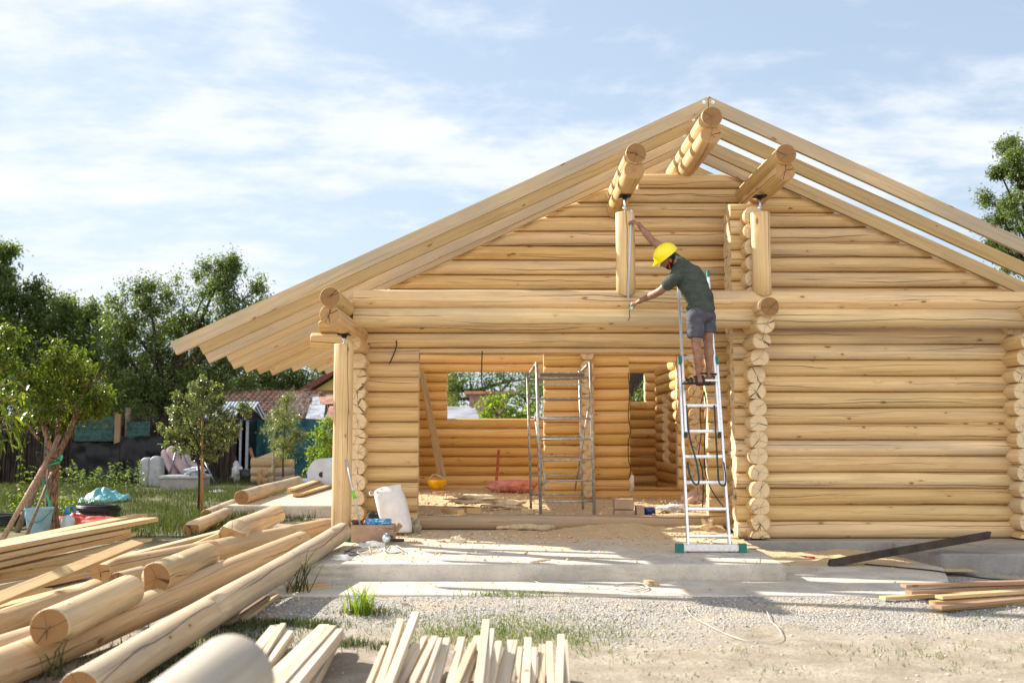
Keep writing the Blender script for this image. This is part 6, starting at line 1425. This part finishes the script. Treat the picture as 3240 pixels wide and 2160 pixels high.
cable('black wire looped round the fruit tree fork', [Dy(150, 1062, 15.3), Dy(120, 1052, 15.25), Dy(85, 1038, 15.3), Dy(92, 1060, 15.3), Dy(118, 1062, 15.3), Dy(150, 1050, 15.4)], .008, BLACKP, 'wire')
# bucket, tarps, pipes
bp = atz(88 * 1.37755, 1222 * 1.37755, 0) ; Yb = bp.y; bk_ = thing('bucket', 'pale blue plastic bucket in the weeds left of the fruit tree trunk', 'bucket', bp)
mb = MB(); tube(mb, [bp, bp + Vector((0, 0, .36))], [.15, .20], 24, caps=False); tube(mb, [bp + Vector((0, 0, .36)), bp + Vector((0, 0, .005))], [.19, .14], 24, caps=False); tube(mb, [bp + Vector((0, 0, .34)), bp + Vector((0, 0, .365))], [.208, .208], 24, caps=False)
mb.build('bucket_body', plain('pale_blue_plastic', (.25, .40, .50), .45, 0, .1), bk_)
mb = MB(); tube(mb, smooth_path([bp + Vector((-.2, -.02, .33)), bp + Vector((-.1, -.18, .2)), bp + Vector((.1, -.19, .18)), bp + Vector((.2, -.02, .33))], 5), .006, 6); mb.build('handle', plain('teal_handle', (.02, .25, .2), .5), bk_)
def coil(label, c, r, n, th, m_, name='pipe_coil'):
    mb = MB(); pts = []
    for i in range(n * 20 + 1):
        a = 2 * math.pi * i / 20; pts.append(Vector(c) + Vector((math.cos(a) * (r + .02 * math.sin(i)), math.sin(a) * (r + .02 * math.cos(i * .7)), th + i / 20 * th * 1.3)))
    tube(mb, pts, th, 6); o = mb.build(name, m_, None, loc=c); tag(o, label, 'pipe coil'); return o
coil('thick coil of black pipe in the grass beside the red tarp', atz(226 * 1.37755, 1192 * 1.37755, 0), .34, 9, .019, BLACKP)
coil('coil of black hose at the left edge behind the poles', atz(12 * 1.37755, 1210 * 1.37755, 0), .36, 6, .022, BLACKP)
def tarp(label, cu, cv, rx, ry, hh, m_, seed, cat='tarp', name='tarp', z0=0.0):
    c = atz(cu * 1.37755, cv * 1.37755, z0); mb = MB(); n1_, n2_ = 48, 16; mb.v.append(c + Vector((0, 0, hh)))
    for j in range(1, n2_ + 1):
        for i in range(n1_):
            a = 2 * math.pi * i / n1_; q = j / n2_; k = 1 + .35 * mnoise.noise(Vector((math.cos(a) * 1.5, math.sin(a) * 1.5, seed))); z = hh * (1 - q) ** .8 * (1 + .8 * mnoise.noise(Vector((math.cos(a) * q * 3, math.sin(a) * q * 3, seed + 3)))) + .5 * hh * max(0, mnoise.noise(Vector((math.cos(a) * q * 5, math.sin(a) * q * 5, seed + 13)))) + .03 * (1 + mnoise.noise(Vector((math.cos(a) * 6 * q, math.sin(a) * 6 * q, seed))))
            mb.v.append(c + Vector((math.cos(a) * rx * q * k, math.sin(a) * ry * q * k, z)))
    for i in range(n1_):
        i2 = (i + 1) % n1_; mb.face((0, 1 + i, 1 + i2), None, 0, .5, True)
        for j in range(n2_ - 1): q = 1 + j * n1_; mb.face((q + i, q + n1_ + i, q + n1_ + i2, q + i2), None, 0, .5, True)
    o = mb.build(name, m_, None, loc=c); tag(o, label, cat); return o
tarp('crumpled teal tarp lying in the tall grass before the black sheet', 240, 1152, .50, .75, .24, plain('teal_tarp', (.13, .36, .38), .5, 0, .15, 4, bump=.3), 3)
tarp('crumpled bright red tarp on the grass behind the topmost plank', 178, 1204, .75, .45, .12, plain('red_tarp', (.50, .03, .025), .5, 0, .1, 4, bump=.3), 9)
bt2 = thing('water_bottle', 'clear plastic water container with a blue cap behind the planks', 'bottle', atz(155 * 1.37755, 1218 * 1.37755, 0)); q = bt2.location
mb = MB(); tube(mb, [q, q + Vector((0, 0, .18)), q + Vector((0, 0, .24))], [.10, .10, .03], 14); mb.build('bottle_body', plain('cloudy_plastic', (.5, .58, .62), .25), bt2)
mb = MB(); tube(mb, [q + Vector((-.02, 0, .24)), q + Vector((0, 0, .31))], .032, 12); tube(mb, smooth_path([q + Vector((-.05, 0, .28)), q + Vector((0, 0, .36)), q + Vector((.10, 0, .34)), q + Vector((.07, 0, .27))], 4), .012, 6); mb.build('cap', plain('blue_cap', (.02, .22, .62), .35), bt2)
# sacks, trough, swing seat
for i, (u, w, lb) in enumerate(((334, .14, 'narrow white sack leaning left of the squarer one by the black sheet'), (358, .19, 'square white paper sack beside the black sheet'))):
    c = atz(u * 1.37755, 1118 * 1.37755, 0); mb = MB(); blob(mb, c + Vector((0, 0, .42)), (w, .18, .42 + .04 * i), 16, 12, sq=.45, jit=.08, seed=i * 4); o = mb.build('sack', plain('white_paper_sack%d' % i, (.30, .31, .33), .7, 0, .12, 6, bump=.4), None, loc=c); tag(o, lb, 'sack')
c = atz(415 * 1.37755, 1127 * 1.37755, 0); trg = thing('trough', 'grey concrete trough with a pale metal lid behind the young tree', 'trough', c); w = .54
mb = MB(); boxm(mb, (c.x - w, c.y, 0), (c.x + w, c.y + .8, .34)); mb.build('basin', CONC2, trg); mb = MB(); boxm(mb, (c.x - w - .04, c.y - .05, .34), (c.x + w + .04, c.y + .85, .40)); mb.build('lid', plain('lid_metal', (.33, .36, .39), .5, .3), trg)
rag('cloth_scrap', 'crumpled white sheet on the trough lid', 'cloth', (c.x + .3, c.y + .3, .50), (.26, .2, .10), (.42, .44, .50), 51, .8)
ss = thing('swing_seat', 'collapsed garden swing seat with pale pink cushions behind the young tree', 'swing seat', Dy(415, 1095, 30.2))
for u0, v0, u1, v1, rr_ in ((385, 1045, 400, 1082, .22), (400, 1040, 425, 1080, .26), (425, 1045, 432, 1078, .16), (438, 1062, 455, 1072, .14)):
    A, B = Dy(u0, v0, 30.2), Dy(u1, v1, 30); mb = MB(); cap(mb, A, B, rr_, rr_ * .9, 12, .5); mb.build('cushion', plain('pink_cushion', (.38, .28, .29), .8, 0, .1, 5) if u0 == 385 else bpy.data.materials['pink_cushion'], ss)
for a, b in (((405, 1035), (388, 1095)), ((412, 1025), (450, 1110)), ((470, 1060), (493, 1108)), ((388, 1092), (450, 1085)), ((395, 1105), (440, 1092))):
    mb = MB(); tube(mb, [Dy(a[0], a[1], 29.9), Dy(b[0], b[1], 29.6)], .028, 8); mb.build('frame_tube', plain('blue_grey_tube', (.12, .15, .19), .4, .5) if a == (405, 1035) else bpy.data.materials['blue_grey_tube'], ss)
wc = Dy(474, 1083, 34); wt = thing('trailer', 'low trailer with a black wheel standing in front of the black shed', 'trailer', (wc.x, 34, 0))
mb = MB(); tube(mb, [wc, wc + Vector((0, .16, 0))], .33, 24); mb.build('wheel', BLACKP, wt); mb = MB(); tube(mb, [wc + Vector((0, -.01, 0)), wc + Vector((0, .17, 0))], .17, 18); mb.build('rim', ALU, wt)
mb = MB(); boxm(mb, (wc.x - 1.3, 34.1, wc.z + .25), (wc.x + .7, 35.2, wc.z + .5)); bevel(mb.build('trailer_bed', plain('dark_trailer', (.05, .06, .08), .5), wt), .03)
jc = Dy(495, 1098, 33.5); j = thing('jerry_can', 'red plastic jerry can on the grass before the shed', 'jerry can', (jc.x, 33.5, 0)); mb = MB(); boxm(mb, (jc.x - .25, 33.4, 0), (jc.x + .25, 33.6, .42)); bevel(mb.build('can_body', plain('red_can', (.55, .012, .02), .35), j), .05, 3)
mb = MB(); tube(mb, smooth_path([(jc.x - .15, 33.5, .40), (jc.x - .1, 33.5, .50), (jc.x + .1, 33.5, .50), (jc.x + .15, 33.5, .40)], 4), .03, 8); mb.build('handle', bpy.data.materials['red_can'], j)
for a, b, Y, lb in (((523, 1106), (526, 1030), 33.5, 'upright orange wooden stake in front of the shed'), ((586, 1072), (574, 1028), 37.5, 'leaning orange stake beside the shed door')):
    A, B = Dy(*a, Y), Dy(*b, Y); mb = MB(); tube(mb, [A, B], .065, 6); o = mb.build('stake', bpy.data.materials['orange_stake'], None, loc=A); tag(o, lb, 'stake')
A = atz(541 * 1.37755, 1108 * 1.37755, 0); rag('plastic_bag', 'pointed white plastic bag by the upright orange stake', 'bag', A + Vector((0, 0, .28)), (.20, .15, .34), (.50, .50, .50), 61, .5)
A = atz(571 * 1.37755, 1108 * 1.37755, 0); mb = MB(); tube(mb, [A, A + Vector((0, 0, .42))], [.26, .30], 20); o = mb.build('tub', BLACKP, None, loc=A); tag(o, 'black plastic tub beside the log bench', 'tub')
# log bench
lb0 = atz(605 * 1.37755, 1112 * 1.37755, 0); Yl = lb0.y; bn = thing('log_bench', 'bench made of stacked short logs with a long top plank', 'bench', lb0)
for i, (u, v) in enumerate(((603, 1062), (603, 1082), (603, 1102))):
    mb = MB(); A = Dy(578, v, Yl); B = Dy(630, v, Yl); log(mb, A, B, .155, seg=.3, groove=None, zmin=0.0); mb.build('cross_log', [WEATH, ENDM], bn)
for v in (1087, 1105): mb = MB(); A = Dy(600, v, Yl - .35); log(mb, A, A + Vector((.4, 2.4, 0)), .135, zmin=0.0); mb.build('end_log', [WEATH, ENDM], bn)
mb = MB(); A = Dy(600, 1056, Yl); B = Dy(650, 1036, Yl + 3.2); bar(mb, A, B, .45, .07); mb.build('top_plank', BOARD, bn)
for v in (1062, 1084): mb = MB(); A = Dy(636, v + 2, Yl + 2.6); log(mb, A + Vector((-.5, 0, 0)), A + Vector((.55, 0, 0)), .15, zmin=0.0); mb.build('cross_log', [WOOD, ENDP], bn)
# wrapped white roll behind the post
A = Dy(728, 1088, 25); rl = thing('insulation_roll', 'big roll of white foam film lying behind the corner post', 'roll', (A.x, 25, 0)); rr_ = .40
mb = MB(); c0 = Vector((A.x + .15, 24.8, .50)); tube(mb, [c0, c0 + Vector((.5, 1.5, 0))], [rr_, rr_], 30); mb.build('roll_body', plain('foam_film', (.50, .54, .60), .5, 0, .06, 4, bump=.2), rl)
mb = MB(); tube(mb, [c0 + Vector((0, -.01, 0)), c0 + Vector((0, .0, 0))], .07, 12); mb.build('core', BLACKP, rl)
tarp('loose white film spread beside the foam roll', 712, 1108, .9, .5, .10, plain('white_film', (.62, .66, .72), .5), 19, 'film', 'plastic_film')
tarp('scrap of white paper on the grass behind the thick slab log', 500, 1132, .25, .15, .05, plain('paper_scrap', (.6, .6, .6), .8), 23, 'paper', 'paper')
# roofs beyond the back window
nb = thing('outbuilding', 'low grey metal roof seen through the back window', 'building', Dy(1060, 1000, 33))
pl('roof', plain('grey_roofing', (.27, .28, .31), .6, 0, .3, 1.5, dirt=(.16, .14, .13)), [Dy(1000, 982, 30), Dy(1110, 984, 30), Dy(1092, 940, 38), Dy(1000, 936, 38)], nb, .08)
mb = MB(); A = Dy(1000, 984, 30.4); B = Dy(1110, 984, 30.4); boxm(mb, (A.x, 30.4, 0), (B.x, 37, A.z - .05)); mb.build('wall', OLDB, nb)
mb = MB(); A = Dy(1068, 979, 29.8); boxm(mb, (A.x, 29.8, A.z), (A.x + .25, 30.05, A.z + .08)); mb.build('brick', RUST, nb)
nb = thing('outbuilding', 'small pinkish wall with a dark lip behind the vine in the window', 'building', Dy(1120, 940, 40))
A, B = Dy(1078, 935, 40), Dy(1165, 905, 40); mb = MB(); boxm(mb, (A.x, 40, 0), (B.x, 43, B.z)); mb.build('wall', plain('pink_render', (.34, .20, .20), .9, 0, .3, 2), nb)
mb = MB(); boxm(mb, (A.x - .2, 39.8, B.z), (B.x + .3, 43.2, B.z + .12)); mb.build('roof', RUST, nb)
